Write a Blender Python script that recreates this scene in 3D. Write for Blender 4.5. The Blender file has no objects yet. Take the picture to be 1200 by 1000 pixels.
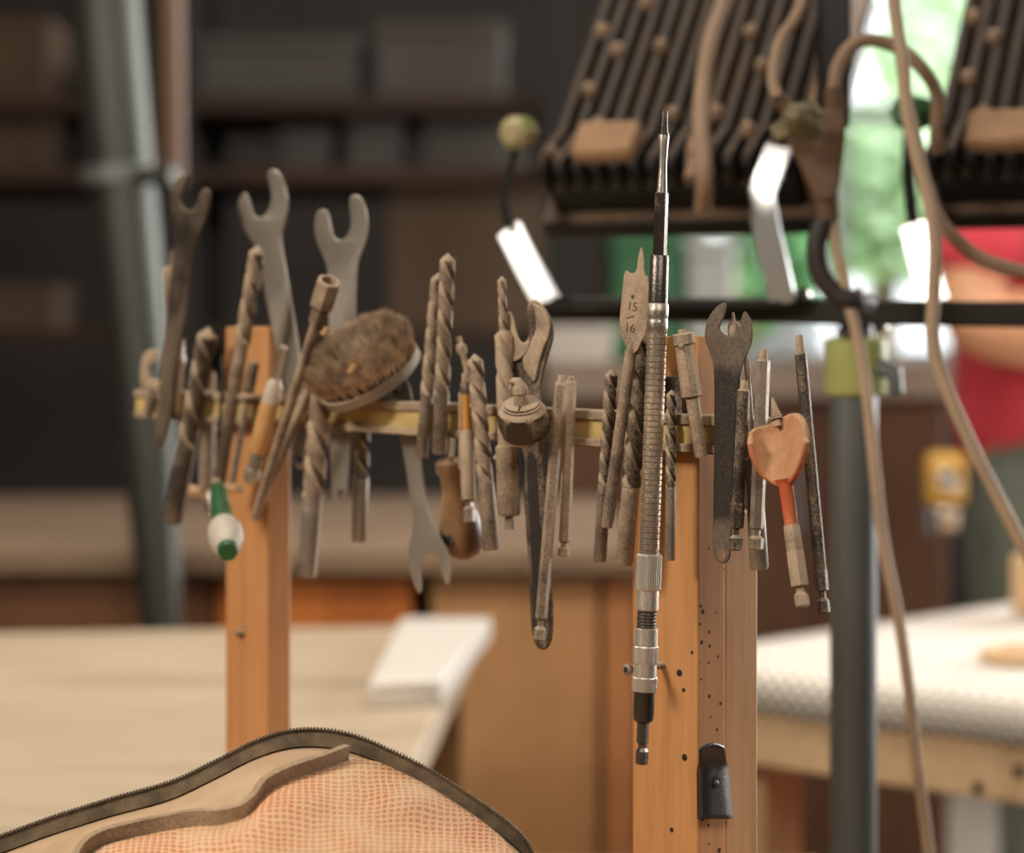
import bpy, bmesh, math, random
from mathutils import Vector, Matrix, noise
from mathutils.geometry import tessellate_polygon
from mathutils.bvhtree import BVHTree
random.seed(7)
scn = bpy.context.scene
COL = scn.collection
PI = math.pi

# ------------------------------------------------------------------ camera
LENS = 85.0
F = LENS/36.0*1200
CAMZ, HY = 1.12, 400.0
CAM = Vector((0, 0, CAMZ))

def P(px, py, d):
    return Vector(((px-600)*d/F, d, CAMZ-(py-HY)*d/F))

class Plane:
    def __init__(s, o, n): s.o, s.n = o, n
    def __call__(s, px, py, off=0.0):
        r = Vector(((px-600)/F, 1.0, -(py-HY)/F))
        k = (s.n.dot(s.o-CAM)+off)/s.n.dot(r)
        return CAM + r*k

def sc(p): return p.y/F          # metres per pixel at a point

cam = bpy.data.cameras.new('camera'); co = bpy.data.objects.new('camera', cam); COL.objects.link(co)
co.location = CAM; co.rotation_euler = (PI/2, 0, 0)
cam.lens = LENS; cam.sensor_width = 36; cam.sensor_fit = 'HORIZONTAL'
cam.shift_y = -(500-HY)/1200.0
cam.dof.use_dof = True; cam.dof.focus_distance = 1.13; cam.dof.aperture_fstop = 5.6
cam.clip_start = 0.02
scn.camera = co
scn.view_settings.view_transform = 'Standard'; scn.view_settings.look = 'None'
scn.view_settings.gamma = 1.0; scn.view_settings.use_curve_mapping = False
scn.view_settings.exposure = 0.0
try: scn.cycles.use_denoising = True
except Exception: pass

# ------------------------------------------------------------------ materials
def lin(c):
    f = lambda v: v/12.92 if v <= 0.04045 else ((v+0.055)/1.055)**2.4
    return tuple(f(x/255.0) for x in c)+(1.0,)

class NT:
    def __init__(s, name):
        s.m = bpy.data.materials.new(name); s.m.use_nodes = True
        s.t = s.m.node_tree; s.b = s.t.nodes['Principled BSDF']
    def n(s, typ, ins=None, **kw):
        x = s.t.nodes.new(typ)
        for k, v in kw.items(): setattr(x, k, v)
        if ins:
            for k, v in ins.items(): s.l(v, x.inputs[k])
        return x
    def l(s, v, i):
        if isinstance(v, bpy.types.NodeSocket): s.t.links.new(v, i)
        else: i.default_value = v
    def math(s, op, a, b=0.0, clamp=False):
        x = s.n('ShaderNodeMath', operation=op, use_clamp=clamp); s.l(a, x.inputs[0]); s.l(b, x.inputs[1]); return x.outputs[0]
    def mix(s, f, a, b):
        x = s.n('ShaderNodeMix', data_type='RGBA'); s.l(f, x.inputs[0]); s.l(a, x.inputs[6]); s.l(b, x.inputs[7]); return x.outputs[2]
    def ramp(s, f, a, b):
        x = s.n('ShaderNodeMapRange', {0: f, 1: a, 2: b}); return x.outputs[0]
    def obj(s): return s.n('ShaderNodeTexCoord').outputs['Object']
    def uv(s): return s.n('ShaderNodeTexCoord').outputs['UV']
    def noise(s, vec, scale, detail=4.0, rough=0.55):
        return s.n('ShaderNodeTexNoise', {'Vector': vec, 'Scale': scale, 'Detail': detail, 'Roughness': rough}).outputs[0]
    def stretch(s, vec, sx, sy, sz):
        x = s.n('ShaderNodeMapping', {'Vector': vec}); x.inputs['Scale'].default_value = (sx, sy, sz); return x.outputs[0]
    def bump(s, h, strength, dist=0.001):
        x = s.n('ShaderNodeBump', {'Height': h, 'Strength': strength, 'Distance': dist}); s.t.links.new(x.outputs[0], s.b.inputs['Normal'])
    def set(s, col=None, rough=None, metal=None, spec=None):
        for k, v in (('Base Color', col), ('Roughness', rough), ('Metallic', metal), ('Specular IOR Level', spec)):
            if v is not None: s.l(v, s.b.inputs[k])
        return s.m

def plain(name, c, rough=0.6, metal=0.0, spec=0.5, var=0.0, scale=8.0, c2=None, bump=0.0, bscale=400):
    t = NT(name); col = lin(c)
    if var or c2:
        d = lin(c2) if c2 else tuple(x*(1-var) for x in col[:3])+(1,)
        col = t.mix(t.ramp(t.noise(t.obj(), scale, 5), 0.35, 0.65), col, d)
    if bump: t.bump(t.noise(t.obj(), bscale, 4), bump, 0.0006)
    return t.set(col, rough, metal, spec)

DUST = (196, 172, 144)
def dusty(name, c, amt=0.5, rough=0.4, metal=0.55, dust=DUST, up=0.35, scale=45.0):
    """metal under a coat of sawdust that lies thicker in patches and on ledges"""
    t = NT(name); o = t.obj()
    a = t.noise(o, scale, 6, 0.6); b = t.noise(o, 900, 3, 0.6)
    nz = t.n('ShaderNodeSeparateXYZ', {0: t.n('ShaderNodeNewGeometry').outputs['Normal']}).outputs[2]
    f = t.math('ADD', t.math('MULTIPLY', a, 0.7), t.math('MULTIPLY', b, 0.55))
    f = t.math('ADD', f, t.math('MULTIPLY', nz, up))
    f = t.ramp(f, 0.86-amt*0.75, 1.20-amt*0.75)
    dc = t.mix(t.noise(o, 250, 3), lin(dust), lin(tuple(x*0.80 for x in dust)))
    col = t.mix(f, lin(c), dc)
    t.bump(t.math('ADD', b, t.math('MULTIPLY', a, 0.5)), 0.35, 0.0006)
    return t.set(col, t.math('ADD', t.math('MULTIPLY', f, 0.9-rough), rough), t.math('MULTIPLY', t.math('SUBTRACT', 1.0, f), metal), 0.35)

def wood(name, c1, c2, scale=14, stretch=(1, 1, 0.08), rough=0.6, holes=0.0, bump=0.25):
    t = NT(name); o = t.obj(); v = t.stretch(o, *stretch)
    g = t.noise(v, scale, 6, 0.6); fine = t.noise(v, scale*14, 3)
    col = t.mix(t.ramp(g, 0.3, 0.7), lin(c1), lin(c2))
    streak = t.noise(t.stretch(o, stretch[0], stretch[1], stretch[2]*.5), scale*3.2, 3)
    col = t.mix(t.math('MULTIPLY', t.ramp(streak, 0.52, 0.7), 0.45), col, tuple(x*0.52 for x in lin(c2)[:3])+(1,))
    col = t.mix(t.math('MULTIPLY', t.ramp(fine, 0.45, 0.75), 0.35), col, tuple(x*0.6 for x in lin(c2)[:3])+(1,))
    if holes:
        vo = t.n('ShaderNodeTexVoronoi', {'Vector': o, 'Scale': 230.0})
        rnd = t.n('ShaderNodeSeparateColor', {0: vo.outputs['Color']}).outputs[0]
        zz = t.n('ShaderNodeSeparateXYZ', {0: o}).outputs[2]
        h = t.math('MULTIPLY', t.math('LESS_THAN', vo.outputs['Distance'], t.math('ADD', .12, t.math('MULTIPLY', rnd, .3))), t.math('LESS_THAN', rnd, t.math('MULTIPLY', t.ramp(zz, .24, .19), holes)))
        col = t.mix(h, col, lin((40, 22, 10)))
    t.bump(fine, bump, 0.0004)
    return t.set(col, rough, 0.0, 0.35)

M = {}
M['dust_heavy'] = dusty('sawdust_coated_steel', (95, 84, 74), 0.72)
M['dust_mid'] = dusty('dusty_tool_steel', (100, 90, 80), 0.55)
M['dust_brown'] = dusty('brown_dusty_steel', (72, 64, 56), 0.42, dust=(142, 122, 100), scale=30)
M['dust_pack'] = plain('packed_sawdust_disc', (206, 172, 134), .9, var=.12, scale=200)
M['dust_light'] = dusty('lightly_dusted_steel', (138, 128, 116), 0.42, rough=0.33)
M['dust_dark'] = dusty('dusty_blackened_steel', (66, 60, 54), 0.40, rough=0.45, metal=0.4)
M['dust_drill'] = dusty('dusty_drill_steel', (92, 80, 70), 0.62, rough=0.35, up=0.5)
M['dust_drill_dark'] = dusty('dusty_dark_drill_steel', (66, 58, 50), 0.46, rough=0.4, up=0.55)
M['silver'] = dusty('satin_wrench_steel', (176, 168, 156), 0.30, rough=0.42, metal=0.75, dust=(178, 166, 148), up=0.1, scale=20)
M['chrome'] = plain('bright_chrome', (190, 186, 180), 0.2, 1.0)
M['chrome_dusty'] = dusty('chrome_with_dust', (186, 178, 166), 0.34, rough=0.28, metal=.85, up=0.2, scale=14)
M['aluminium'] = dusty('turned_aluminium', (216, 206, 192), 0.24, rough=0.36, metal=0.75, up=0.1)
M['black_steel'] = dusty('black_oxide_steel', (78, 71, 64), 0.26, rough=0.3, metal=0.7, up=0.2)
M['gunmetal'] = dusty('gunmetal_sleeve', (104, 97, 90), 0.2, rough=0.3, metal=0.8, up=0.1, scale=14)
M['brass'] = dusty('brass_sleeve', (205, 150, 80), 0.22, rough=0.4, metal=0.3)
M['rail'] = dusty('sawdust_coated_rail', (96, 80, 66), 0.66, rough=0.6, metal=0.3, up=0.6)
M['yellow'] = plain('yellow_magnet_strip', (208, 180, 116), 0.55, var=0.25, scale=60)
M['post'] = wood('orange_pine', (204, 150, 96), (172, 116, 68), 16)
M['post_left'] = wood('planed_pine', (202, 148, 96), (172, 116, 70), 14)
M['holed'] = wood('nail_pitted_pine', (206, 152, 100), (178, 122, 74), 16, holes=0.6)
M['board'] = wood('pale_pine_board', (206, 160, 114), (190, 142, 96), 18)
M['wood_handle'] = wood('worn_dark_handle_wood', (176, 138, 98), (78, 54, 38), 55, (1, 1, 0.35), rough=0.42)
M['wood_light'] = wood('light_handle_wood', (216, 172, 122), (200, 150, 96), 30, (1, 1, 0.2))
M['clear'] = plain('milky_collar_plastic', (205, 192, 172), 0.35, var=0.2, scale=200)
M['green'] = plain('green_plastic', (36, 92, 50), 0.45, var=0.15, scale=150)
M['white_plastic'] = plain('dusty_white_plastic', (190, 180, 164), 0.5, var=0.12, scale=120)
M['orange_dust'] = dusty('red_painted_bit', (188, 92, 56), 0.70, rough=0.6, metal=0.0, dust=(214, 166, 124), up=0.35, scale=30)
M['red_paint'] = dusty('red_paint_on_shank', (196, 94, 56), 0.42, rough=0.55, metal=0.0, dust=(208, 156, 116), scale=60)
M['bristle'] = plain('dusty_wire_bristle', (204, 178, 146), 0.85, 0.0, c2=(150, 126, 102), scale=160)
M['black'] = plain('black_recess', (22, 18, 15), 0.8)
M['ink'] = plain('dark_engraving', (96, 66, 46), 0.8)
M['hanger'] = plain('black_powder_coated_steel', (66, 61, 57), 0.38, 0.4, bump=0.35, bscale=900)

# ------------------------------------------------------------------ object helpers
BASE = {}
def props(o, label=None, cat=None, group=None, kind=None):
    if label: o['label'] = label
    if cat: o['category'] = cat
    if group: o['group'] = group
    if kind: o['kind'] = kind
    return o
def thing(name, label, cat, base, group=None):
    o = bpy.data.objects.new(name, None); COL.objects.link(o)
    o.location = base; o.empty_display_size = 0.02; BASE[o] = Vector(base)
    return props(o, label, cat, group)
def mk(name, VF, mat, parent=None, smooth=40, base=None, kind=None, label=None, uvs=None):
    V, Fc = VF
    b = BASE[parent] if parent else (Vector(base) if base is not None else Vector((0, 0, 0)))
    me = bpy.data.meshes.new(name)
    me.from_pydata([tuple(Vector(v)-b) for v in V], [], Fc); me.validate(); me.update()
    bm = bmesh.new(); bm.from_mesh(me); bmesh.ops.recalc_face_normals(bm, faces=bm.faces); bm.to_mesh(me); bm.free()
    if uvs:
        ul = me.uv_layers.new()
        for lp in me.loops: ul.data[lp.index].uv = uvs[lp.vertex_index]
    me.materials.append(M[mat] if isinstance(mat, str) else mat)
    if smooth:
        for p in me.polygons: p.use_smooth = True
        me.set_sharp_from_angle(angle=math.radians(smooth))
    o = bpy.data.objects.new(name, me); COL.objects.link(o)
    if parent: o.parent = parent; BASE[o] = b
    else: o.location = b; BASE[o] = b
    return props(o, label, None, None, kind)
def join(*parts):
    V, Fc = [], []
    for v, f in parts:
        k = len(V); V += list(v); Fc += [tuple(i+k for i in q) for q in f]
    return V, Fc
def frame(ax):
    ax = ax.normalized(); h = Vector((0, 0, 1)) if abs(ax.z) < 0.9 else Vector((0, -1, 0))
    u = ax.cross(h).normalized(); return u, ax.cross(u).normalized()
def lathe(prof, p0, p1, sides=24, rmod=None, spin=0.0):
    """prof: (t along p0->p1, radius in metres); closed at both ends"""
    p0, p1 = Vector(p0), Vector(p1); ax = p1-p0; u, v = frame(ax); V, Fc = [], []
    for i, (t, r) in enumerate(prof):
        c = p0+ax*t
        for k in range(sides):
            a = 2*PI*k/sides+spin; rr = r*(rmod(k, i) if rmod else 1.0)
            V.append(c+u*math.cos(a)*rr+v*math.sin(a)*rr)
    m = len(prof)
    for i in range(m-1):
        for k in range(sides):
            a, b = i*sides+k, i*sides+(k+1) % sides
            Fc.append((a, b, b+sides, a+sides))
    Fc.append(tuple(range(sides))[::-1]); Fc.append(tuple((m-1)*sides+k for k in range(sides)))
    return V, Fc
def box(c0, c1):
    (a, b, c), (d, e, f) = c0, c1
    V = [(a, b, c), (d, b, c), (d, e, c), (a, e, c), (a, b, f), (d, b, f), (d, e, f), (a, e, f)]
    return [Vector(v) for v in V], [(0, 3, 2, 1), (4, 5, 6, 7), (0, 1, 5, 4), (1, 2, 6, 5), (2, 3, 7, 6), (3, 0, 4, 7)]
def obox(o, a, b, c, r0, r1, r2):
    """oriented box; a,b,c axes with ranges"""
    V, Fc = box((r0[0], r1[0], r2[0]), (r0[1], r1[1], r2[1]))
    return [o+a*v.x+b*v.y+c*v.z for v in V], Fc
def bev(o, w=0.002, seg=2):
    m = o.modifiers.new('bevel', 'BEVEL'); m.width = w; m.segments = seg; m.limit_method = 'ANGLE'; return o
def crom(pts, n=8):
    pts = [Vector(p) for p in pts]; q = [pts[0]*2-pts[1]]+pts+[pts[-1]*2-pts[-2]]; out = []
    for i in range(1, len(q)-2):
        a, b, c, d = q[i-1:i+3]
        for k in range(n):
            t = k/n
            out.append(0.5*((2*b)+(c-a)*t+(2*a-5*b+4*c-d)*t*t+(3*b-a-3*c+d)*t**3))
    return out+[pts[-1]]
def sweep(path, r, sides=10, flat=None, up=None):
    """tube along a path (radius r or list), or a ribbon with flat=(w,h) whose width follows 'up'"""
    V, Fc = [], []; n = len(path); u = None
    for i, p in enumerate(path):
        t = (path[min(i+1, n-1)]-path[max(i-1, 0)]).normalized()
        if up is not None: u = (up-t*up.dot(t)).normalized()
        elif u is None: u, _ = frame(t)
        else: u = (u-t*u.dot(t)).normalized()
        w = t.cross(u)
        if flat:
            a, b = flat
            ring = [u*a/2+w*b/2, -u*a/2+w*b/2, -u*a/2-w*b/2, u*a/2-w*b/2]
        else:
            rr = r[i] if isinstance(r, (list, tuple)) else r
            ring = [u*math.cos(2*PI*k/sides)*rr+w*math.sin(2*PI*k/sides)*rr for k in range(sides)]
        V += [p+x for x in ring]
    s = 4 if flat else sides
    for i in range(n-1):
        for k in range(s):
            a, b = i*s+k, i*s+(k+1) % s
            Fc.append((a, b, b+s, a+s))
    Fc.append(tuple(range(s))[::-1]); Fc.append(tuple((n-1)*s+k for k in range(s)))
    return V, Fc
def chaikin(pts, n=2):
    pts = [Vector((p[0], p[1], 0)) for p in pts]
    for _ in range(n):
        out = []
        for i in range(len(pts)):
            a, b = pts[i], pts[(i+1) % len(pts)]
            out += [a*0.75+b*0.25, a*0.25+b*0.75]
        pts = out
    return pts
def inset(pts, d):
    area = sum(pts[i].x*pts[(i+1) % len(pts)].y-pts[(i+1) % len(pts)].x*pts[i].y for i in range(len(pts)))
    s = 1 if area > 0 else -1; out = []
    for i, p in enumerate(pts):
        t = (pts[(i+1) % len(pts)]-pts[i-1]).normalized()
        out.append(p+Vector((-t.y, t.x, 0))*d*s)
    return out
def plate(pl, outline, o0, o1, holes=(), ch=1.3, smooth=2):
    """thick plate whose outline lies in plane pl, between offsets o0 (back) and o1 (front)"""
    out = chaikin(outline, smooth) if smooth else [Vector((x, y, 0)) for x, y in outline]
    hs = [[Vector((cx+rx*math.cos(2*PI*k/20), cy+ry*math.sin(2*PI*k/20), 0)) for k in range(20)] for cx, cy, rx, ry in holes]
    ins = inset(out, ch) if ch else out
    k = sc(pl(out[0].x, out[0].y)); c = min(ch*k*0.9, (o1-o0)*0.4)
    V, Fc = [], []
    def ring(r, off):
        b = len(V); V.extend(pl(p.x, p.y, off) for p in r); return b
    n = len(out)
    rings = [(ins, o0), (out, o0+c), (out, o1-c), (ins, o1)]
    idx = [ring(*r) for r in rings]
    for a, b in zip(idx, idx[1:]):
        for i in range(n): Fc.append((a+i, a+(i+1) % n, b+(i+1) % n, b+i))
    hb = [(ring(h, o0), ring(h, o1), len(h)) for h in hs]
    for a, b, m in hb:
        for i in range(m): Fc.append((a+i, b+i, b+(i+1) % m, a+(i+1) % m))
    for which, start in ((0, idx[0]), (1, idx[3])):
        maps = [start+i for i in range(n)]
        for a, b, m in hb: maps += [(a if which == 0 else b)+i for i in range(m)]
        for tri in tessellate_polygon([ins]+hs): Fc.append(tuple(maps[i] for i in tri))
    return V, Fc

# ------------------------------------------------------------------ the bar plane (recedes to the left)
A = P(160, 473.5, 1.48); B = P(832, 510, 1.14)
E = Vector((B.x-A.x, B.y-A.y, 0)).normalized()
N = Vector((E.y, -E.x, 0)).normalized()
if N.y > 0: N = -N
PL = Plane(A, N)
UP = Vector((0, 0, 1))
mm = 0.001

# --- bar
BT = 0.012
def barpt(px, top):      # edges of the bar in the photograph
    y = (457+(px-160)*30/672) if top else (490+(px-160)*43/672)
    return PL(px, y)
tb = thing('magnetic_tool_bar', 'long dusty magnetic bar with a yellow centre strip carrying all the tools', 'tool rack', PL(500, 490, -BT/2))
def barstrip(f0, f1, o0, o1, x0=157, x1=925, seg=20):
    V, Fc = [], []
    for i in range(seg+1):
        px = x0+(x1-x0)*i/seg
        t, b = barpt(px, True), barpt(px, False)
        hi, lo = t.lerp(b, f0), t.lerp(b, f1)
        hi, lo = Vector((t.x, t.y, hi.z)), Vector((t.x, t.y, lo.z))
        V += [hi+N*o1, lo+N*o1, lo+N*o0, hi+N*o0]
    for i in range(seg):
        for k in range(4):
            a, b = i*4+k, i*4+(k+1) % 4
            Fc.append((a, b, b+4, a+4))
    Fc += [(3, 2, 1, 0), tuple(seg*4+k for k in range(4))]
    return V, Fc
bev(mk('rail', barstrip(0, 0.28, -BT, 0), 'rail', tb, 30), 0.0006)
bev(mk('rail', barstrip(0.76, 1, -BT, 0), 'rail', tb, 30), 0.0006)
mk('magnet_strip', barstrip(0.281, 0.759, -BT, -0.0015), 'yellow', tb, 30)

# --- posts
def post_at(pxl, pxc, pxr, ytop, off, zbot=0.80):
    c = PL(pxc, 500, off); l = PL(pxl, 500, off)
    wl = (l-c).dot(-E)
    k = (pxr-600)/F      # walk along -N until the pixel column is pxr
    s = (c.x-k*c.y)/(N.x-k*N.y)
    top = PL(pxc, ytop, off).z
    return c, wl, s, top
def post_mesh(c, wl, wd, top, zbot):
    o = Vector((c.x, c.y, 0))
    return obox(o, E, N, UP, (-wl, 0), (-wd, 0), (zbot, top))
ZB = 0.80
c, wl, wd, top = post_at(264, 313, 341, 383, -BT)
lp = mk('wooden_post', post_mesh(c, wl, wd, top, ZB), 'post_left', None, 30, base=c-UP*(c.z-ZB)); bev(lp, 0.0012)
props(lp, 'plain pine post holding up the left end of the magnetic bar', 'post', 'posts of the tool rack')
lpc = c
c, wl, wd, top = post_at(741, 818, 850, 394, -BT)
rp = mk('wooden_post', post_mesh(c, wl, wd, top, ZB), 'post', None, 30, base=c-UP*(c.z-ZB)); bev(rp, 0.0010)
rp.data.materials.append(M['holed'])
for p in rp.data.polygons:
    if p.normal.dot(E) > 0.9: p.material_index = 1
props(rp, 'pine post with nail-pitted edge holding up the right end of the magnetic bar', 'post', 'posts of the tool rack')
rpc, rpw = c, wd
PR = Plane(c, E)                       # right-hand face of the right post
c2 = c-N*(wd+0.0015)-E*0.0012
k = (888-600)/F; s2 = (c2.x-k*c2.y)/(N.x-k*N.y)
bd = mk('pine_board', obox(Vector((c2.x, c2.y, 0)), E, N, UP, (-0.045, 0), (-s2, 0), (ZB, PR(868, 600).z)), 'board', None, 30, base=Vector((c2.x, c2.y, ZB))); bev(bd, 0.001)
props(bd, 'paler pine board standing behind the nail-pitted edge of the right post', 'board')
mk('mounting_block', obox(PL(795, 462, -BT), E, N, UP, (-0.008, 0.007), (0.0002, 0.005), (-0.009, 0.0085)), 'dust_dark', tb, 30)
# holes on the wide face of the right post, screw and stub
for (hx, hy, hr) in ((811, 765, 2.2), (796, 789, 4.2), (801, 809, 2.6), (802, 888, 4.2), (787, 973, 3.0)):
    p = PL(hx, hy, -BT+0.00015); r = hr*sc(p)
    mk('screw_hole', lathe([(0, r), (1, r)], p-N*0.0004, p, 14), 'black', rp, 30)
p0 = PL(780, 779, -BT-0.002); p1 = p0+N*0.0245
sw = thing('wood_screw', 'cross-head screw jutting from the right post behind the flexible shaft', 'screw', p0)
def thread(k, i): return 1.0 if i % 2 == 0 else 0.72
mk('threaded_shank', lathe([(j/26, 0.0019) for j in range(27)], p0, p1, 14, thread), 'dust_mid', sw)
hd = p1+N*0.003; R = 7*sc(hd)
mk('screw_head', lathe([(0, 0.0018), (0.7, R), (1, R*0.96), (1.15, R*0.75)], p1, hd, 24), 'dust_light', sw)
q = hd+N*0.0004; d1, d2 = (E*0.7+UP*0.7), (E*0.7-UP*0.7)
mk('cross_slot', join(obox(q, d1, d2, N, (-R*.55, R*.55), (-R*.13, R*.13), (0, .0003)), obox(q, d2, d1, N, (-R*.55, R*.55), (-R*.13, R*.13), (0, .0003))), 'black', sw, 0)
p = PL(284, 742, -BT); 
ns = mk('screw_stub', lathe([(0, 0.0022), (0.8, 0.0024), (1, 0.0015)], p-N*0.003, p+N*0.004, 14), 'dust_dark', None, 40, base=p)
props(ns, 'dark screw head in the left post below the tools', 'screw')

# --- keyhole hanger on the nail-pitted edge
hk = thing('keyhole_hanger', 'black steel keyhole hanger plate screwed to the pitted edge of the right post', 'hanger', PR(838, 960))
rows, cols = 16, 8; V, Fc = [], []
for j in range(rows+1):
    t = j/rows; y = 874+(960-874)*t
    xl = 818.5+0.8*t; xr = 849+8*t
    o = 0.0105*max(0, 1-t*3.2)**1.6+0.004+0.003*t
    for i in range(cols+1):
        s = i/cols; yy = y-(6*math.sin(PI*s)-6*s*0.2)*(1-t)+(1-t)*4*(1-s)
        fl = 0.0035*(abs(2*s-1)**6)*(1 if t > .2 else 0)
        V.append(PR(xl+(xr-xl)*s, yy, o-fl))
for j in range(rows):
    for i in range(cols):
        a = j*(cols+1)+i; Fc.append((a, a+1, a+cols+2, a+cols+1))
o = mk('plate', (V, Fc), 'hanger', hk, 50)
sm = o.modifiers.new('solid', 'SOLIDIFY'); sm.thickness = 0.0012; sm.offset = -1
kc = PR(839, 918, 0.0062+0.0004)
mk('keyhole_slot', join(lathe([(0, 7.2*sc(kc)), (1, 7.2*sc(kc))], kc-E*0.0006, kc+E*0.0003, 20), plate(PR, [(836.5, 918), (842, 918), (842.5, 941), (837.5, 941)], 0.006, 0.0062, ch=0, smooth=0)), 'black', hk, 30)
kc2 = PR(838.5, 919, 0.0066); mk('screw_head', lathe([(0, 0.0017), (0.6, 0.0019), (1, 0.0011)], kc2, kc2+E*0.0012, 14), 'dust_dark', hk)

# ------------------------------------------------------------------ tools on the bar
def ax2(x0, y0, x1, y1, o0, o1=None):
    o1 = o0 if o1 is None else o1
    return PL(x0, y0, o0*mm), PL(x1, y1, o1*mm)
def sub(p0, p1, a, b): return p0.lerp(p1, a), p0.lerp(p1, b)

def twist_mesh(p0, p1, R, turns, R0=None, n=28, rings=None, depth=0.5):
    ax = p1-p0; u, v = frame(ax); L = ax.length
    rings = rings or max(24, int(turns*26)); V, Fc = [], []
    cone = min(0.9*R, L*0.2)/L
    for i in range(rings+1):
        t = i/rings if i > 3 else (0.0, 0.35*cone, 0.7*cone, 1.02*cone)[i] if i < 4 and rings > 4 else i/rings
        t = max(t, [0.0, 0.35*cone, 0.7*cone, 1.02*cone][i]) if i < 4 else max(t, 1.05*cone)
        g = min(1.0, 0.12+0.88*t/cone); tw = -2*PI*turns*t
        Rr = R if R0 is None else R0+(R-R0)*t
        out = min(1.0, (1-t)/0.06)
        for k in range(n):
            a = 2*PI*k/n
            f = max(0.0, math.cos(2*a+0.35*math.sin(2*a)))**1.1
            rr = Rr*g*(1-depth*f*out)
            V.append(p0+ax*t+u*math.cos(a+tw)*rr+v*math.sin(a+tw)*rr)
    for i in range(rings):
        for k in range(n):
            a, b = i*n+k, i*n+(k+1) % n
            Fc.append((a, b, b+n, a+n))
    Fc.append(tuple(range(n))[::-1]); Fc.append(tuple(rings*n+k for k in range(n)))
    return V, Fc
DG = 'twist drill bits on the magnetic bar'
def drill(label, tip, end, r, split, turns, off, off1=None, rs=None, mat='dust_drill', smat='dust_mid', depth=0.5):
    p0, p1 = ax2(*tip, *end, off, off1)
    t = thing('twist_drill', label, 'drill bit', p1, DG)
    m = p0.lerp(p1, split); R = r*sc(m); rs = (rs or r)*sc(m)
    mk('fluted_body', twist_mesh(p0, m, R, turns, depth=depth), mat, t, 50)
    L = (p1-m).length
    mk('shank', lathe([(0, rs*0.97), (0.02, rs), (1-0.0008/L, rs), (1, rs*0.86)], m, p1, 28), smat, t)
    return t
WG = 'open-ended wrenches on the magnetic bar'
def wrench(label, outline, o0, o1, mat, holes=(), name='open_end_wrench', ch=1.6):
    b = PL(*outline[len(outline)//2], o0*mm)
    o = mk(name, plate(PL, outline, o0*mm, o1*mm, holes, ch), mat, None, 35, base=b)
    return props(o, label, 'wrench', WG)

def worn_dark(_b):
    WZ0, WZ1 = PL(848, 612, 7*mm).z-_b.z, PL(848, 432, 7*mm).z-_b.z
    t = NT('worn_black_wrench'); o = t.obj(); z = t.n('ShaderNodeSeparateXYZ', {0: o}).outputs[2]
    zb = t.math('ADD', z, t.math('MULTIPLY', t.math('SUBTRACT', t.noise(o, 90, 4), .5), .012))
    m = t.math('MULTIPLY', t.ramp(zb, WZ0-.002, WZ0+.003), t.ramp(zb, WZ1+.002, WZ1-.003))
    sp_ = t.ramp(t.noise(o, 1100, 3, .7), .50, .72)
    dark = t.mix(t.math('MULTIPLY', sp_, .35), lin((52, 47, 43)), lin((140, 122, 102)))
    grey = t.mix(t.ramp(t.noise(o, 700, 4), .35, .65), lin((96, 86, 75)), lin((122, 108, 93)))
    t.bump(t.noise(o, 900, 3), .3, .0005)
    return t.set(t.mix(m, grey, dark), .55, .25, .35)
# wrenches
wrench('dusty dark open-ended wrench at the far left end of the bar', [(214,203),(205,212),(198,228),(199,250),(203,270),(204,285),(196,360),(188,440),(180,510),(182,523),(187,528),(193,524),(198,510),(206,440),(218,370),(229,290),(236,272),(245,250),(248,230),(245,221),(238,221),(233,230),(229,244),(222,248),(214,243),(212,234),(217,220),(222,208),(220,202)], 4, 10, 'dust_brown', ch=2.2)
wrench('tall silver open-ended wrench whose jaw rises above the left post', [(283,228),(278,238),(281,258),(292,278),(301,290),(311,346),(322,401),(334,470),(341,535),(346,547),(352,551),(359,547),(363,536),(360,480),(351,408),(340,340),(329,278),(334,262),(339,240),(335,215),(327,201),(319,197),(312,203),(316,218),(319,232),(314,248),(306,256),(299,254),(295,243),(291,229),(287,225)], -18, -13, 'silver', [(351,538,5,6)])
wrench('silver open-ended wrench standing behind the round wire brush', [(371,248),(368,262),(370,282),(381,304),(385,322),(385,390),(387,508),(388,580),(392,589),(399,592),(405,588),(408,578),(412,508),(417,400),(418,310),(427,290),(432,272),(431,248),(425,232),(416,227),(409,231),(410,246),(412,262),(408,276),(399,283),(391,277),(388,264),(386,250),(379,244)], -18, -13, 'silver', [(399,578,4,5)])
wrench('silver wrench hanging jaw-down below the bar beside the wooden handle', [(459,470),(461,452),(466,442),(474,441),(481,452),(484,468),(491,511),(499,584),(504,605),(512,624),(523,640),(530,663),(528,683),(523,687),(519,674),(514,656),(505,648),(496,652),(492,665),(496,691),(491,698),(483,680),(478,655),(480,635),(486,618),(481,584),(472,525),(464,490)], -17, -13, 'silver', [(469,454,4.5,6)])
wrench('dark dusty open-ended wrench with a hole, in front of the right post', [(849,354),(841,358),(833,367),(827,380),(825,397),(832,413),(837,430),(837,500),(836,600),(835,645),(839,657),(847,662),(855,657),(857,645),(859,580),(862,500),(867,445),(870,428),(877,413),(882,400),(882,380),(877,368),(872,364),(869,372),(867,383),(863,391),(855,395),(847,391),(843,385),(847,375),(851,366),(852,356)], 4, 9.5, 'dust_dark', [(845,650,4.5,8)])
bpy.data.objects['open_end_wrench.004'].data.materials[0] = worn_dark(bpy.data.objects['open_end_wrench.004'].location)

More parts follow.
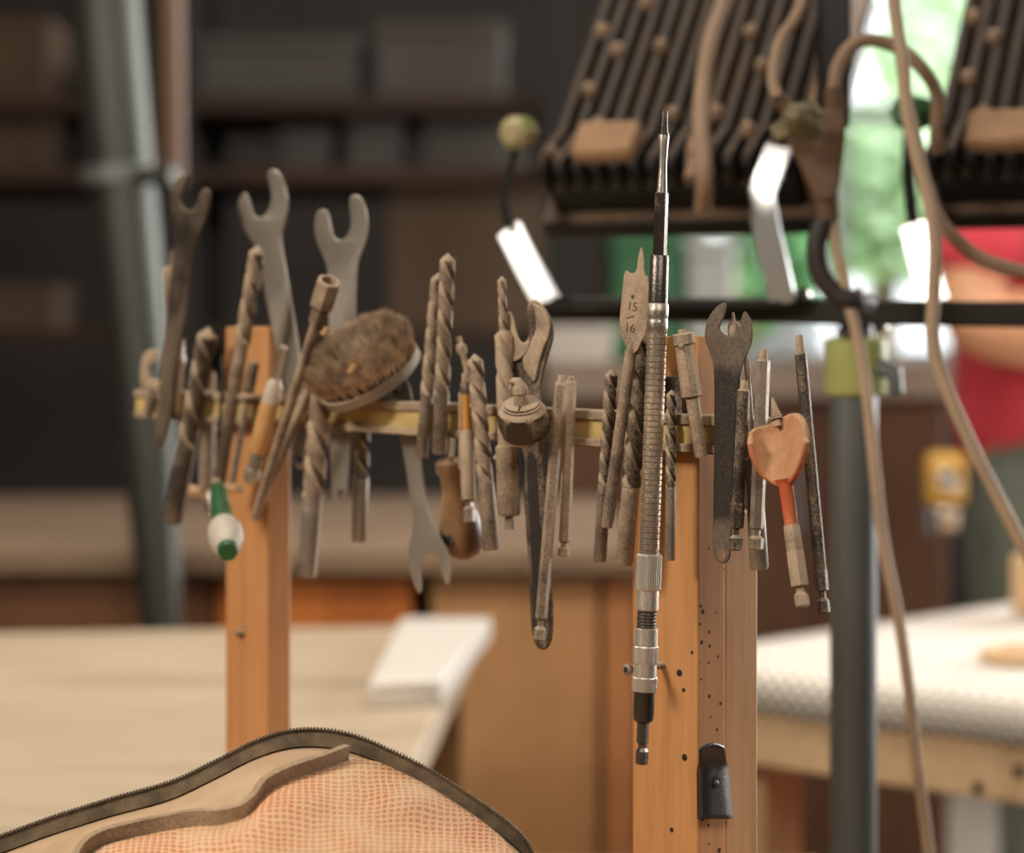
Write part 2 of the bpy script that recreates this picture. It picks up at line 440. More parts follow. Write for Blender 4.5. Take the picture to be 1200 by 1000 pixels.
# adjustable wrench
aw = thing('adjustable_wrench', 'large dark adjustable wrench with a long handle hanging below the bar', 'wrench', PL(635, 763, 0))
mk('handle', plate(PL, [(596,418),(602,450),(606,480),(611,525),(616,612),(620,680),(622,735),(627,757),(635,763),(644,759),(649,742),(648,700),(643,640),(639,560),(636,500),(634,465),(637,438),(644,414),(650,393),(647,374),(636,357),(627,350),(620,353),(617,363),(620,380),(621,394),(613,404),(604,406)], 0.2*mm, 8*mm, ch=2.4), 'dust_dark', aw, 35)
mk('fixed_jaw_ridge', plate(PL, [(612,430),(613,414),(622,402),(629,385),(627,366),(623,355),(630,356),(640,366),(646,382),(643,398),(636,412),(631,432),(627,450),(622,445)], 7.6*mm, 9.6*mm, ch=2), 'dust_heavy', aw, 35)
mk('movable_jaw', plate(PL, [(590,372),(596,364),(601,368),(606,393),(613,404),(622,396),(620,412),(608,424),(597,425),(590,410),(588,390)], 0.5*mm, 10*mm, ch=2), 'dust_heavy', aw, 35)
mk('handle_recess', plate(PL, [(616,530),(628,530),(633,620),(637,690),(639,735),(634,744),(628,735),(624,680),(620,610)], 7.9*mm, 8.2*mm, ch=0), 'gunmetal', aw, 35)

# drills, left to right
drill('fat dark twist drill leaning between the far left wrench and the left post', (245,384), (202,612), 12, 0.60, 1.9, 7, mat='dust_drill_dark', smat='dust_dark')
drill('slim twist drill crossing in front of the left post top', (303,288), (256,568), 9.5, 0.40, 1.9, 14, 12, 8)
drill('twist drill with pale shank hanging just right of the left post', (378,450), (359,676), 13, 0.58, 1.6, 13, 10, 11.5, smat='dust_light')
drill('thin dark twist drill dangling behind the bar below the wire brush', (426,470), (421,635), 9, 0.55, 1.6, -17, mat='dust_drill_dark', smat='dust_light')
drill('taller of the paired twist drills rising right of the wire brush', (525,297), (515,532), 9, 0.70, 2.6, 12, 5, 9)
drill('shorter of the paired twist drills, leaning behind its taller twin', (514,320), (494,536), 8.5, 0.66, 2.3, 4, 4, 7.5)
drill('twist drill beside the brass-sleeved bit and above the wooden handle', (556,415), (576,645), 9.5, 0.66, 2.4, 11, 10, 10)
drill('short twist drill behind the spade bit with a stamped size', (717,433), (703,658), 7.8, 0.60, 2.8, 4, 4, 8, mat='dust_drill_dark')
drill('fat twist drill with stepped shank just left of the flexible shaft', (756,390), (731,662), 11.5, 0.66, 2.2, 6, 6, 10.5, mat='dust_drill_dark', smat='dust_heavy')
drill('small twist drill just right of the flexible shaft', (787,457), (785,657), 6.2, 0.57, 2.6, 3.2, mat='dust_drill_dark', smat='dust_light')

# far left little things
o = mk('spade_bit', plate(PL, [(200,297),(203,291),(206,297),(206,312),(214,316),(212,330),(206,400),(203,470),(196,470),(195,400),(190,320),(192,314),(199,313)], 0.3*mm, 2.6*mm), 'dust_mid', None, 35, base=PL(200, 470))
props(o, 'narrow spade bit half hidden behind the far left wrench', 'drill bit', 'spade bits on the magnetic bar')
cl = thing('metal_clip', 'small dusty metal clip on the very left end of the bar', 'clip', PL(176, 456, 0))
mk('clip_body', plate(PL, [(164,452),(165,422),(170,413),(178,409),(187,411),(187,424),(177,425),(175,443),(188,445),(188,457),(168,457)], 0.5*mm, 3.4*mm, ch=1.5), 'dust_heavy', cl, 35)
mk('clip_foot', plate(PL, [(173,456),(181,456),(177,489),(169,489)], 0.3*mm, 2*mm, smooth=1), 'dust_dark', cl, 35)
p0, p1 = ax2(214, 398, 207, 486, 6, 4); k = sc(p0)
o = mk('driver_bit', lathe([(0, 2*k), (.2, 3*k), (.24, 5.2*k), (.34, 5.2*k), (.38, 4.2*k), (.8, 5*k), (1, 3*k)], p0, p1, 16), 'chrome_dusty', None, 35, base=p1)
BG = 'driver bits on the magnetic bar'
props(o, 'shiny tapered driver bit just right of the far left wrench', 'driver bit', BG)
p0, p1 = ax2(262, 418, 257, 505, 2); k = sc(p0)
o = mk('thin_rod', lathe([(0, 2.2*k), (1, 2.6*k)], p0, p1, 12), 'dust_dark', None, 35, base=p1)
props(o, 'thin dark rod left of the left post top', 'rod')

# threaded tool with discs
p0, p1 = ax2(298, 424, 271, 572, 7, 9); k = sc(p0)
tt = thing('threaded_driver', 'dark-headed driver with a threaded stem and a round flange at each end', 'driver', p1)
mk('head', lathe([(0, 5*k), (.03, 6.5*k), (.24, 6.5*k)], *sub(p0, p1, 0, 1), 16), 'dust_dark', tt)
a = p0.lerp(p1, .27)
mk('collar', lathe([(0, 9*k), (.3, 13*k), (.75, 13*k), (1, 8*k)], a-UP*-3*k, a-UP*4*k, 24), 'dust_heavy', tt)
mk('threaded_stem', lathe([(j/44, 4.6*k) for j in range(45)], a, p1, 16, lambda q, i: 1.0 if i % 2 == 0 else .8), 'dust_mid', tt)
mk('flange', lathe([(0, 8*k), (.25, 16*k), (.8, 16*k), (1, 12*k)], p1+UP*5*k, p1-UP*5*k+N*1.5*k, 24), 'dust_pack', tt)
# brown rod with flange (behind the bar)
p0, p1 = ax2(244, 436, 242, 572, -17); k = sc(p0)
bt = thing('flanged_punch', 'brown dusty rod ending in a wide flat disc below the left end of the bar', 'punch', p1)
mk('rod', lathe([(0, 8*k), (.02, 9*k), (1, 9.5*k)], p0, p1, 20), 'dust_mid', bt)
q = PL(231, 576, -17*mm)
mk('flange', lathe([(0, 17*k), (.3, 20*k), (.7, 20*k), (1, 16*k)], q+UP*5*k-N*1*k, q-UP*6*k+N*1.5*k, 28), 'dust_pack', bt)
mk('tip', lathe([(0, 4*k), (.6, 4.5*k), (1, 2*k)], PL(241, 578, -17*mm), PL(246, 607, -17*mm), 14), 'chrome_dusty', bt)
# green and white handle, pointing to the camera
p0, p1 = PL(254, 566, 14*mm), PL(267, 645, 72*mm); k = sc(p0)
gh = thing('small_screwdriver', 'small screwdriver with green grip and white rounded butt below the left post tools', 'screwdriver', p1)
mk('ferrule', lathe([(0, 6*k), (1, 8*k)], *sub(p0, p1, -.05, .14), 18), 'dust_dark', gh)
mk('grip', lathe([(0, 8*k), (.1, 9.5*k), (1, 13*k)], *sub(p0, p1, .08, .72), 20), 'green', gh)
for sx in (-1, 1):
    q0, q1 = sub(p0, p1, .14, .66); w = E*sx*9.5*k-N*-2*k
    mk('grip_stripe', lathe([(0, 3*k), (1, 4.5*k)], q0+w, q1+w*1.2, 10), 'white_plastic', gh)
mk('butt', lathe([(0, 12*k), (.1, 16*k), (.3, 19.5*k), (.6, 19.5*k), (.85, 15*k), (1, 11.5*k)], *sub(p0, p1, .64, .98), 28), 'white_plastic', gh, 60)
mk('end_cap', lathe([(0, 11.3*k), (.7, 11.3*k), (1, 10*k)], *sub(p0, p1, .96, 1.03), 24), 'green', gh)

# wooden handled tool
p0, p1 = ax2(333, 406, 293, 567, 9, 10); k = sc(p0)
wh = thing('wood_handled_driver', 'tool with short orange wood handle and milky collar in front of the left post', 'screwdriver', p1)
mk('rod', lathe([(0, 4*k), (.015, 5.5*k), (.05, 5.5*k), (.08, 4.6*k), (1, 4.6*k)], *sub(p0, p1, 0, .32), 16), 'chrome_dusty', wh)
mk('collar', lathe([(0, 6*k), (.25, 9.5*k), (1, 11*k)], *sub(p0, p1, .24, .40), 24), 'clear', wh)
mk('handle', lathe([(0, 11*k), (.5, 12*k), (.93, 11.5*k), (1, 9*k)], *sub(p0, p1, .40, .775), 24), 'wood_light', wh)
mk('ferrule', lathe([(0, 7.5*k), (.3, 8.5*k), (1, 8*k)], *sub(p0, p1, .77, .88), 24), 'dust_light', wh)
mk('metal_end', lathe([(0, 8*k), (.3, 9.5*k), (.8, 9*k), (1, 6*k)], *sub(p0, p1, .88, 1), 24), 'chrome_dusty', wh)
# nut driver
p0, p1 = ax2(386, 329, 299, 607, 34, 12); k = sc(p0)
nd = thing('nut_driver', 'long thin nut driver with a cream hex socket standing left of the wire brush', 'nut driver', p1)
mk('socket', lathe([(.06, .1*k), (.06, 8*k), (0, 10*k), (0.0, 14*k), (.012, 15.5*k), (.095, 15.5*k), (.11, 12*k), (.115, 11.5*k), (.16, 11*k), (.165, 6*k)], p0, p1, 6), 'dust_heavy', nd, 25)
mk('shaft', lathe([(0, 6.2*k), (.9, 6*k), (1, 4.5*k)], *sub(p0, p1, .15, 1), 18), 'dust_heavy', nd)
p0, p1 = ax2(373, 436, 307, 584, 3, 5); k = sc(p0)
o = mk('steel_rod', lathe([(0, 6*k), (.88, 6*k), (.9, 4.5*k), (.94, 6*k), (.98, 6*k), (1, 4*k)], p0, p1, 16), 'dust_heavy', None, 35, base=p1)
props(o, 'dusty steel rod running beside the nut driver below the wire brush', 'rod')

# wire cup brush
bc = P(423, 422, 1.322); kk = sc(bc)
bax = (Vector((-.47, 0, .80))*0.93+Vector((0, -.33, 0))).normalized()
bu, bv = frame(bax); Rb = 66*kk
wb = thing('wire_cup_brush', 'round wire cup brush with fuzzy dusty bristles resting on the bar', 'wire brush', bc-bax*30*kk)
mk('cup', lathe([(0, 10*kk), (.02, 34*kk), (.3, 56*kk), (.5, Rb*.97), (1, Rb*.99), (1, Rb*.93), (.6, Rb*.9)], bc-bax*40*kk, bc-bax*17*kk, 56), 'dust_light', wb)
mk('hub', lathe([(0, 5*kk), (.1, 12*kk), (.9, 12*kk), (1, 14*kk)], bc-bax*54*kk, bc-bax*36*kk, 20), 'chrome', wb)
V, Fc = [], []
for ring, (r0, cnt) in enumerate(((.72, 38), (.79, 50), (.87, 58), (.95, 66), (1.03, 74))):
    for i in range(cnt):
        a0 = 2*PI*(i+.5*(ring % 2)+random.uniform(-.25, .25))/cnt; rt = r0+random.uniform(-.03, .03)
        hh = random.uniform(24, 33)-(16 if ring == 4 else 4 if ring == 3 else 3 if ring == 0 else 0)
        for _ in range(30):
            a1 = a0+random.gauss(0, .026); rb_ = Rb*(rt*.90+random.gauss(0, .02)); r1 = Rb*(rt+random.gauss(0, .034))+(2*kk if ring == 4 else 0)
            d0 = bu*math.cos(a0)+bv*math.sin(a0); d1 = bu*math.cos(a1)+bv*math.sin(a1); tan = -bu*math.sin(a1)+bv*math.cos(a1)
            p = bc-bax*18*kk+d0*rb_*.95; q = bc+d1*r1+bax*(hh+random.uniform(-4, 2.5))*kk+tan*random.gauss(0, 1.4)*kk
            m = p.lerp(q, .65)+tan*random.gauss(0, 1.2)*kk
            w = 0.8*kk*random.uniform(.8, 1.4); b = len(V)
            V += [p+tan*w, p-tan*w, p+d1*w, m+tan*w, m-tan*w, m+d1*w, q]
            Fc += [(b, b+1, b+4, b+3), (b+1, b+2, b+5, b+4), (b+2, b, b+3, b+5), (b+3, b+4, b+6), (b+4, b+5, b+6), (b+5, b+3, b+6)]
mk('wire_bristles', (V, Fc), 'bristle', wb, 0, kind='stuff')
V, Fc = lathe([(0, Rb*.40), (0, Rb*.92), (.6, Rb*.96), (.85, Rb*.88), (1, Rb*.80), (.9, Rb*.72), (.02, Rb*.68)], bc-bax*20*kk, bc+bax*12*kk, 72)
mk('bristle_core', (V, Fc), plain('shade_painted_wire', (62, 51, 42), .9), wb, 60)  # core colour darkened to paint shade into the brush hollow
for q, ln in ((P(409, 437, 1.293), 9), (P(378, 392, 1.30), 7)):
    o = mk('wood_chip', sweep([q, q+Vector((.5, -.2, .5))*ln*kk, q+Vector((.8, -.3, 1.1))*ln*kk], 3.6*kk, 6), 'wood_light', None, 30, base=q)
    props(o, 'sliver of pale wood caught in the bristles at the %s of the wire brush' % ('front edge' if ln == 9 else 'upper left'), 'wood chip')

# wooden handle (behind)
p0, p1 = ax2(526, 540, 546, 653, -20, -34); k = sc(p0)
wo = thing('hand_tool', 'bulbous dark wooden tool handle with a hole, hanging under the bar', 'handle', p1)
mk('handle_body', lathe([(0, 15*k), (.02, 17*k), (.11, 17*k), (.15, 13.5*k), (.3, 14*k), (.45, 18.5*k), (.62, 24*k), (.76, 27*k), (.88, 25*k), (.96, 18*k), (1, 9*k)], p0, p1, 32), 'wood_handle', wo, 60)
mk('shank', lathe([(0, 3.2*k), (1, 3.2*k)], PL(531, 500, -15*mm), PL(528, 545, -20.5*mm), 12), 'chrome', wo)
q = PL(528, 632, -34*mm+24*k); nn = Vector((-.62, -.78, 0)).normalized()
q = p0.lerp(p1, .80)+nn*26.2*k
mk('hole_ring', lathe([(0, 9*k), (1, 8.5*k), (1, 6*k)], q-nn*2.5*k, q+nn*1.2*k, 20), 'dust_dark', wo)
mk('hole', lathe([(0, 6*k), (1, 6*k)], q, q+nn*1.5*k, 18), 'black', wo)

# nub, brass bit
p0, p1 = ax2(537, 395, 557, 474, 2.2); k = sc(p0)
o = mk('ball_end_driver', lathe([(0, 3*k), (.02, 4*k), (.1, 4*k), (.14, 6.5*k), (.22, 6.5*k), (.27, 3.6*k), (1, 3.8*k)], p0, p1, 16), 'dust_heavy', None, 35, base=p1)
props(o, 'ball-ended driver tip poking up behind the brass-sleeved bit', 'driver bit', BG)
p0, p1 = ax2(546, 437, 550, 612, 8, 8); k = sc(p0)
bb = thing('countersink_bit', 'countersink bit with a yellow brass sleeve and knurled body', 'drill bit', p1)
mk('tip', lathe([(0, 3.5*k), (.06, 4.5*k), (.09, 5*k), (1, 5*k)], *sub(p0, p1, 0, .08), 6), 'dust_heavy', bb, 25)
mk('collar', lathe([(0, 6*k), (.3, 7.5*k), (1, 7*k)], *sub(p0, p1, .06, .14), 20), 'dust_dark', bb)
mk('brass_sleeve', lathe([(0, 6.2*k), (1, 6.4*k)], *sub(p0, p1, .13, .40), 20), 'brass', bb)
mk('knurled_body', lathe([(0, 7*k), (.03, 8.6*k), (.97, 8.4*k), (1, 6*k)], *sub(p0, p1, .385, .86), 24), 'dust_heavy', bb)
mk('side_blade', obox(p0.lerp(p1, .36)-E*9.5*k, E, N, UP, (-2.2*k, 2*k), (-4*k, 3*k), (-50*k, 40*k)), 'dust_heavy', bb, 30)
mk('hex_shank', lathe([(0, 3.6*k), (.25, 3.6*k), (.38, 7.2*k), (.95, 7.2*k), (1, 6*k)], *sub(p0, p1, .86, 1), 6), 'dust_light', bb, 25)

# stepped drill with stop collar
p0, p1 = ax2(588, 324, 597, 621, 13, 12); k = sc(p0)
st = thing('collared_drill', 'stepped drill with a thick round stop collar in front of the adjustable wrench jaw', 'drill bit', p1)
mk('pilot_drill', twist_mesh(*sub(p0, p1, 0, .24), 5.2*k, 1.6), 'dust_drill', st, 50)
mk('drill_body', twist_mesh(*sub(p0, p1, .2, .67), 10.5*k, 1.35, depth=.42), 'dust_heavy', st, 50)
mk('stop_collar', lathe([(0, 10.5*k), (.03, 13.4*k), (.97, 13.4*k), (1, 11.5*k)], *sub(p0, p1, .665, .945), 30), 'dust_heavy', st)
mk('hex_shank', lathe([(0, 5*k), (.7, 5.6*k), (1, 5.6*k)], *sub(p0, p1, .94, 1), 6), 'dust_light', st, 25)
q = p0.lerp(p1, .72)-E*15*k*1.1
mk('set_screw', lathe([(0, 3*k), (.4, 4.6*k), (1, 4.2*k)], q+E*5*k, q-E*3*k, 14), 'dust_heavy', st)

# chuck / arbor
cc = PL(613, 490, 26*mm); k = sc(cc)
ca = (UP*.87-Vector((0, 1, 0))*.47+Vector((-.10, 0, 0))).normalized()
ch_ = thing('hole_saw_arbor', 'chunky dusty hex arbor with a stub of pilot drill before the adjustable wrench', 'arbor', cc-ca*26*k)
V, Fc = [], []; u, v = frame(ca); sides = 48
prof = [(-24, 22, 0), (-22, 26, 0), (-18, 30.5, .8), (-14, 32, 1), (2, 32, 1), (6, 30.5, .7), (10, 28, 0), (14.5, 24.5, 0), (15.5, 22.5, 0)]
for (h, r, hexm) in prof:
    for q in range(sides):
        a = 2*PI*q/sides
        hx = math.cos(PI/6)/math.cos((a % (PI/3))-PI/6)
        rr = r*k*(1-hexm+hexm*min(1.0, hx*.97))
        V.append(cc+ca*h*k+u*math.cos(a)*rr+v*math.sin(a)*rr)
for i in range(len(prof)-1):
    for q in range(sides):
        a, b = i*sides+q, i*sides+(q+1) % sides
        Fc.append((a, b, b+sides, a+sides))
Fc += [tuple(range(sides))[::-1], tuple((len(prof)-1)*sides+q for q in range(sides))]
mk('hex_nut', (V, Fc), dusty('sawdust_on_dark_arbor', (72, 63, 55), 0.58, rough=.5, up=.7), ch_, 30)
mk('rim', lathe([(0, 23*k), (1, 23*k), (1, 20.5*k), (.3, 20*k)], cc+ca*15*k, cc+ca*18*k, 40), 'dust_heavy', ch_)
for s in (-1, 1):
    V, Fc = [], []
    for h in (15, 20):
        V += [cc+ca*h*k+u*(math.cos(a)*19*k)*s+v*math.sin(a)*19*k*s+u*1.2*k*s for a in [(-PI/2+PI*j/16) for j in range(17)]]
    n = 17
    for j in range(n): Fc.append((j, (j+1) % n, n+(j+1) % n, n+j))
    Fc += [tuple(range(n))[::-1], tuple(range(n, 2*n))]
    mk('jaw_half', (V, Fc), 'dust_heavy', ch_, 30)
q0, q1 = cc+ca*18*k, cc+ca*18*k+Vector((-.09, -.2, .95))*26*k
mk('pilot_stub', lathe([(0, 9*k), (.5, 7.8*k), (.55, 9.5*k), (.8, 9*k), (1, 6*k)], q0, q1, 20), 'dust_heavy', ch_)
mk('broken_tip', sweep(crom([q1-UP*4*k, q1+UP*2*k-E*4*k, q1+UP*1*k-E*11*k, q1-UP*7*k-E*14*k], 5), [6*k]*6+[5*k]*5+[3.4*k]*5, 10), 'dust_heavy', ch_)
mk('lower_collar', lathe([(0, 17*k), (1, 15*k)], cc-ca*23*k, cc-ca*32*k, 30), 'dust_light', ch_)

# hex driver bits
HG = 'long hex driver bits on the magnetic bar'
def hexbit(label, top, bot, r, off, off1=None, tip=.025, mat='dust_mid', rend=1.05, body_sides=6, sleeve=None, tr=.55, necks=(.925, .955)):
    p0, p1 = ax2(*top, *bot, off, off1); k = sc(p0)*r
    t = thing('hex_driver_bit', label, 'driver bit', p1, HG)
    mk('driver_tip', lathe([(0, tr*k*.85), (.1, tr*k), (1, tr*k*1.05)], *sub(p0, p1, 0, tip*1.1), 12), 'dust_heavy', t)
    a, b = necks
    mk('shaft', lathe([(0, k*.72), (.012, k), (.988, k), (1, k*.7)], *sub(p0, p1, tip, a), body_sides), mat, t, 25)
    if sleeve:
        mk('sleeve', lathe([(0, k*1.0), (.04, k*1.13), (.96, k*1.13), (1, k*.9)], *sub(p0, p1, *sleeve), 6), mat, t, 25)
    mk('hex_shank', lathe([(0, k*.55), (.3, k*.55), (.45, k*rend), (.95, k*rend), (1, k*.85)], *sub(p0, p1, a, 1), 6), mat, t, 25)
hexbit('longer of two joined hex driver bits, slanting over the adjustable wrench handle', (658,440), (632,750), 7, 14, 14, mat='dust_mid')
hexbit('shorter of two joined hex driver bits, hanging straight right of the arbor nut', (669,441), (661,652), 7.2, 4, mat='dust_heavy')
hexbit('dark driver bit against the right edge of the dark holed wrench', (872,446), (862,645), 7.4, 12, tip=.05, body_sides=20, sleeve=(.72, .87), mat='dust_dark', necks=(.87, .91))
hexbit('pale shiny hex driver bit standing behind the red round bit', (895,409), (886,644), 8.4, 12, tip=.05, mat='dust_light', necks=(.90, .92))
hexbit('longest dark driver bit at the right end of the bar', (936,393), (966,719), 7.1, 8, tip=.06, body_sides=20, sleeve=(.845, .92), mat='dust_dark', tr=.68, necks=(.92, .945))
# behind the dark wrench
p0, p1 = ax2(859, 366, 869, 520, 2); k = sc(p0)
o = mk('pilot_point_bit', lathe([(0, 1.5*k), (.07, 2.2*k), (.08, 5.5*k), (.12, 7.5*k), (.2, 7.5*k), (.24, 4*k), (1, 4*k)], p0, p1, 14), 'dust_heavy', None, 30, base=p1)
props(o, 'pointed bit seen through the open jaw of the dark holed wrench', 'drill bit')
p0, p1 = ax2(875, 417, 890, 668, 4); k = sc(p0)
pb = thing('plug_cutter', 'thick-shanked bit with a pointed top half hidden behind the pale hex driver bit', 'drill bit', p1)
mk('point', lathe([(0, 1*k), (.25, 3.6*k), (.6, 3.6*k), (1, 2.6*k)], *sub(p0, p1, 0, .13), 14), 'dust_heavy', pb)
mk('stem', lathe([(0, 3*k), (1, 5*k)], *sub(p0, p1, .12, .5), 14), 'dust_light', pb)
mk('shank', lathe([(0, 6*k), (.05, 10*k), (.97, 11*k), (1, 9*k)], *sub(p0, p1, .48, 1), 28), 'dust_light', pb)

# stamped spade bit
sp = thing('spade_bit', 'dusty spade bit stamped 15/16 beside the flexible shaft', 'drill bit', PL(711, 618, 11*mm), 'spade bits on the magnetic bar')
mk('blade', plate(PL, [(752,287),(748,300),(746,319),(739,321),(732,315),(729,345),(725,386),(732,403),(738,414),(746,414),(752,400),(758,391),(760,360),(761,324),(755,322),(755,300)], 10*mm, 12.4*mm, [(741.5,348,2,2.6)], ch=.7, smooth=1), 'dust_heavy', sp, 35)
p0, p1 = ax2(741, 402, 711, 618, 11.2); k = sc(p0)
mk('shank', lathe([(0, 4*k), (.05, 7*k), (.95, 7.2*k), (1, 6.4*k)], p0, p1, 20), 'dust_mid', sp)
def text_mesh(body, size, pl, px, py, off, ang=0.0, xs=1.0, eu=None):
    cu = bpy.data.curves.new('txt', 'FONT'); cu.body = body; cu.size = size; cu.align_x = 'CENTER'; cu.align_y = 'CENTER'; cu.extrude = 0.00006
    ob = bpy.data.objects.new('txt', cu); COL.objects.link(ob)
    dg = bpy.context.evaluated_depsgraph_get(); me = bpy.data.meshes.new_from_object(ob.evaluated_get(dg))
    bpy.data.objects.remove(ob); o = pl(px, py, off); ca, sa = math.cos(ang), math.sin(ang); V = []
    for v in me.vertices:
        x, y = v.co.x*xs, v.co.y; x, y = x*ca-y*sa, x*sa+y*ca
        V.append(o+(eu or E)*x+UP*y+pl.n*v.co.z)
    return V, [tuple(p.vertices) for p in me.polygons]
S = 0.0062
mk('size_stamp', join(text_mesh('15', S, PL, 741, 360, 12.46*mm, -.12, 1.15), text_mesh('16', S, PL, 738, 385, 12.46*mm, -.12, 1.15),
   obox(PL(738.5, 372, 12.4*mm), (E+UP*.22).normalized(), (UP-E*.22).normalized(), N, (-.0028, .0028), (-.00028, .00028), (0, .00012))), 'ink', sp, 0)

# countersink with collar
p0, p1 = ax2(799, 386, 822, 536, 11, 4); k = sc(p0)
cs = thing('countersink_bit', 'pale countersink with a ring collar leaning in front of the right post top', 'drill bit', p1)
mk('knob', lathe([(0, 4*k), (.2, 5.2*k), (1, 5.2*k)], *sub(p0, p1, 0, .05), 16), 'dust_heavy', cs)
mk('ring_collar', lathe([(0, 11*k), (.12, 13.6*k), (.9, 13.6*k), (1, 12*k)], *sub(p0, p1, .03, .125), 30, lambda q, i: 1 if q % 2 else .97), 'dust_heavy', cs)
mk('body', lathe([(0, 11.5*k), (.97, 12.4*k), (1, 10*k)], *sub(p0, p1, .125, .535), 9), 'dust_heavy', cs, 25)
mk('shank', lathe([(0, 8*k), (.95, 7.6*k), (1, 6.5*k)], *sub(p0, p1, .52, 1), 20), 'dust_heavy', cs)
q = PL(797, 405, 11*mm+12*k)
mk('set_screw', lathe([(0, 2.6*k), (1, 2.4*k)], q-N*4*k+UP*0, q+N*1.5*k-UP*3*k, 10), 'dust_heavy', cs)

# flexible shaft
p0, p1 = ax2(779, 130, 752, 896, 17, 24); k = sc(PL(765, 500, 20*mm)); Y0, Y1 = 130, 896
fs = thing('flexible_bit_extension', 'tall flexible steel bit extension standing in front of the right post', 'bit extension', p1)
def T(y): return (y-Y0)/(Y1-Y0)
def seg(name, y0, y1, prof, mat, sides=28, rm=None, ang=40):
    return mk(name, lathe([(t, r*k) for t, r in prof], *sub(p0, p1, T(y0), T(y1)), sides, rm), mat, fs, ang)
seg('bit_tip', 130, 158, [(0, 3), (.05, 3.7), (.4, 3.9), (.75, 4.6), (.92, 4.8), (.93, 6.2), (1, 6.2)], 'black_steel', 18)
seg('bit_neck', 157, 226, [(0, 6), (.06, 6.4), (.3, 5.2), (.55, 4.8), (.8, 5.6), (1, 6.2)], 'chrome_dusty', 24)
seg('bit_body', 225, 301, [(0, 6.5), (.02, 8), (.98, 8.2), (1, 8)], 'black_steel', 6, None, 25)
seg('bit_socket', 299, 357, [(0, 10), (.03, 11), (1, 11.3)], 'gunmetal', 30)
seg('ferrule', 355, 392, [(0, 11), (.05, 12.6), (.42, 12.8), (.46, 12.2), (.54, 12.2), (.58, 12.6), (.95, 12.4), (1, 11)], 'chrome_dusty', 30)
n = 38
seg('flexible_tube', 390, 652, [(t, r) for j in range(n) for t, r in ((j/n, 10.2), ((j+.12)/n, 11.8), ((j+.88)/n, 11.8), ((j+.995)/n, 10.2))], dusty('steel_coil_tube', (186, 170, 150), 0.34, rough=.3, metal=.8, up=.1, scale=14), 28, None, 35)
kn = lambda q, i: 1.0 if q % 2 else .965
seg('knurled_sleeve', 649, 692, [(0, 13), (.05, 15.3), (.96, 15.3), (1, 13.5)], 'aluminium', 72, kn, 10)
seg('smooth_sleeve', 691, 715, [(0, 13.2), (.96, 13.4), (1, 12.5)], 'aluminium')
seg('spring', 714, 737, [(j/12, 12.2 if j % 2 else 10.8) for j in range(13)], 'gunmetal', 28)
seg('smooth_sleeve', 736, 758, [(0, 12.5), (.05, 13.6), (1, 13.8)], 'aluminium')
seg('knurled_ring', 757, 778, [(0, 14), (.06, 14.6), (.95, 14.6), (1, 14)], 'aluminium', 72, kn, 10)
seg('smooth_sleeve', 777, 794, [(0, 13.7), (1, 13.7)], 'aluminium')
seg('knurled_ring', 793, 811, [(0, 14), (.08, 15), (.92, 15), (1, 13)], 'aluminium', 72, kn, 10)
seg('chuck', 810, 847, [(0, 12.4), (.75, 12.6), (.92, 11.6), (1, 8)], 'black_steel')
seg('hex_shank', 845, 896, [(0, 7), (.5, 7), (.53, 5.2), (.62, 5), (.70, 7.4), (.96, 7.4), (1, 6.2)], 'gunmetal', 6, None, 25)

# red bowl-shaped bit
rb = thing('self_feed_bit', 'round red-painted bit with a threaded cone tip near the right end of the bar', 'drill bit', PL(941, 712, 20*mm))
tops = [(879,508),(885,502),(895,499),(906,496),(917,491),(926,486),(932,484),(938,488),(943,498),(945,510)]
bots = [(879,520),(882,535),(887,548),(895,560),(904,567),(914,571),(925,569),(932,560),(938,547),(943,530),(945,518)]
def itp(tab, x):
    for (a, b), (c2_, d) in zip(tab, tab[1:]):
        if a <= x <= c2_: return b+(d-b)*(x-a)/(c2_-a)
    return tab[-1][1] if x > tab[-1][0] else tab[0][1]
nc, nr = 30, 18; V, Fc = [], []
for i in range(nc+1):
    s = i/nc; x = 879+66*(.5-.5*math.cos(PI*s))
    for j in range(nr+1):
        t = j/nr; y = itp(tops, x)*(1-t)+itp(bots, x)*t
        uu = (x-912)/33; dish = 9*(uu*uu) - 3*max(0, t-.4)*0 + 3.5*t*t
        xx = x
        V.append(PL(xx, y, (15+dish)*mm))
for i in range(nc):
    for j in range(nr):
        a = i*(nr+1)+j; Fc.append((a, a+1, a+nr+2, a+nr+1))
o = mk('bowl_blade', (V, Fc), 'orange_dust', rb, 60); s_ = o.modifiers.new('solid', 'SOLIDIFY'); s_.thickness = .0026; s_.offset = 0
k = sc(PL(915, 520, 18*mm))
q0, q1 = PL(905, 466, 17*mm), PL(912, 500, 18*mm)
mk('cone_screw', lathe([(j/16*.75, (1.2+6.6*j/16)*k) for j in range(17)]+[(.77, 4.5*k), (1, 5*k)], q0, q1, 18, lambda q, i: 1.0 if i % 2 == 0 else .82), 'dust_heavy', rb)
p0, p1 = PL(920, 562, 19*mm), PL(941, 712, 20*mm)
mk('painted_neck', lathe([(0, 13*k), (.06, 11*k), (.14, 8.6*k), (1, 8*k)], *sub(p0, p1, 0, .36), 20), 'red_paint', rb)
mk('shank', lathe([(0, 8.4*k), (.03, 9.4*k), (.4, 10*k), (.42, 9.6*k), (.44, 10.2*k), (.98, 10.2*k), (1, 8*k)], *sub(p0, p1, .355, .84), 8), 'dust_heavy', rb, 25)
mk('hex_shank', lathe([(0, 5*k), (.28, 5*k), (.45, 8.4*k), (.9, 8.4*k), (1, 6.5*k)], *sub(p0, p1, .83, 1), 6), 'dust_heavy', rb, 25)

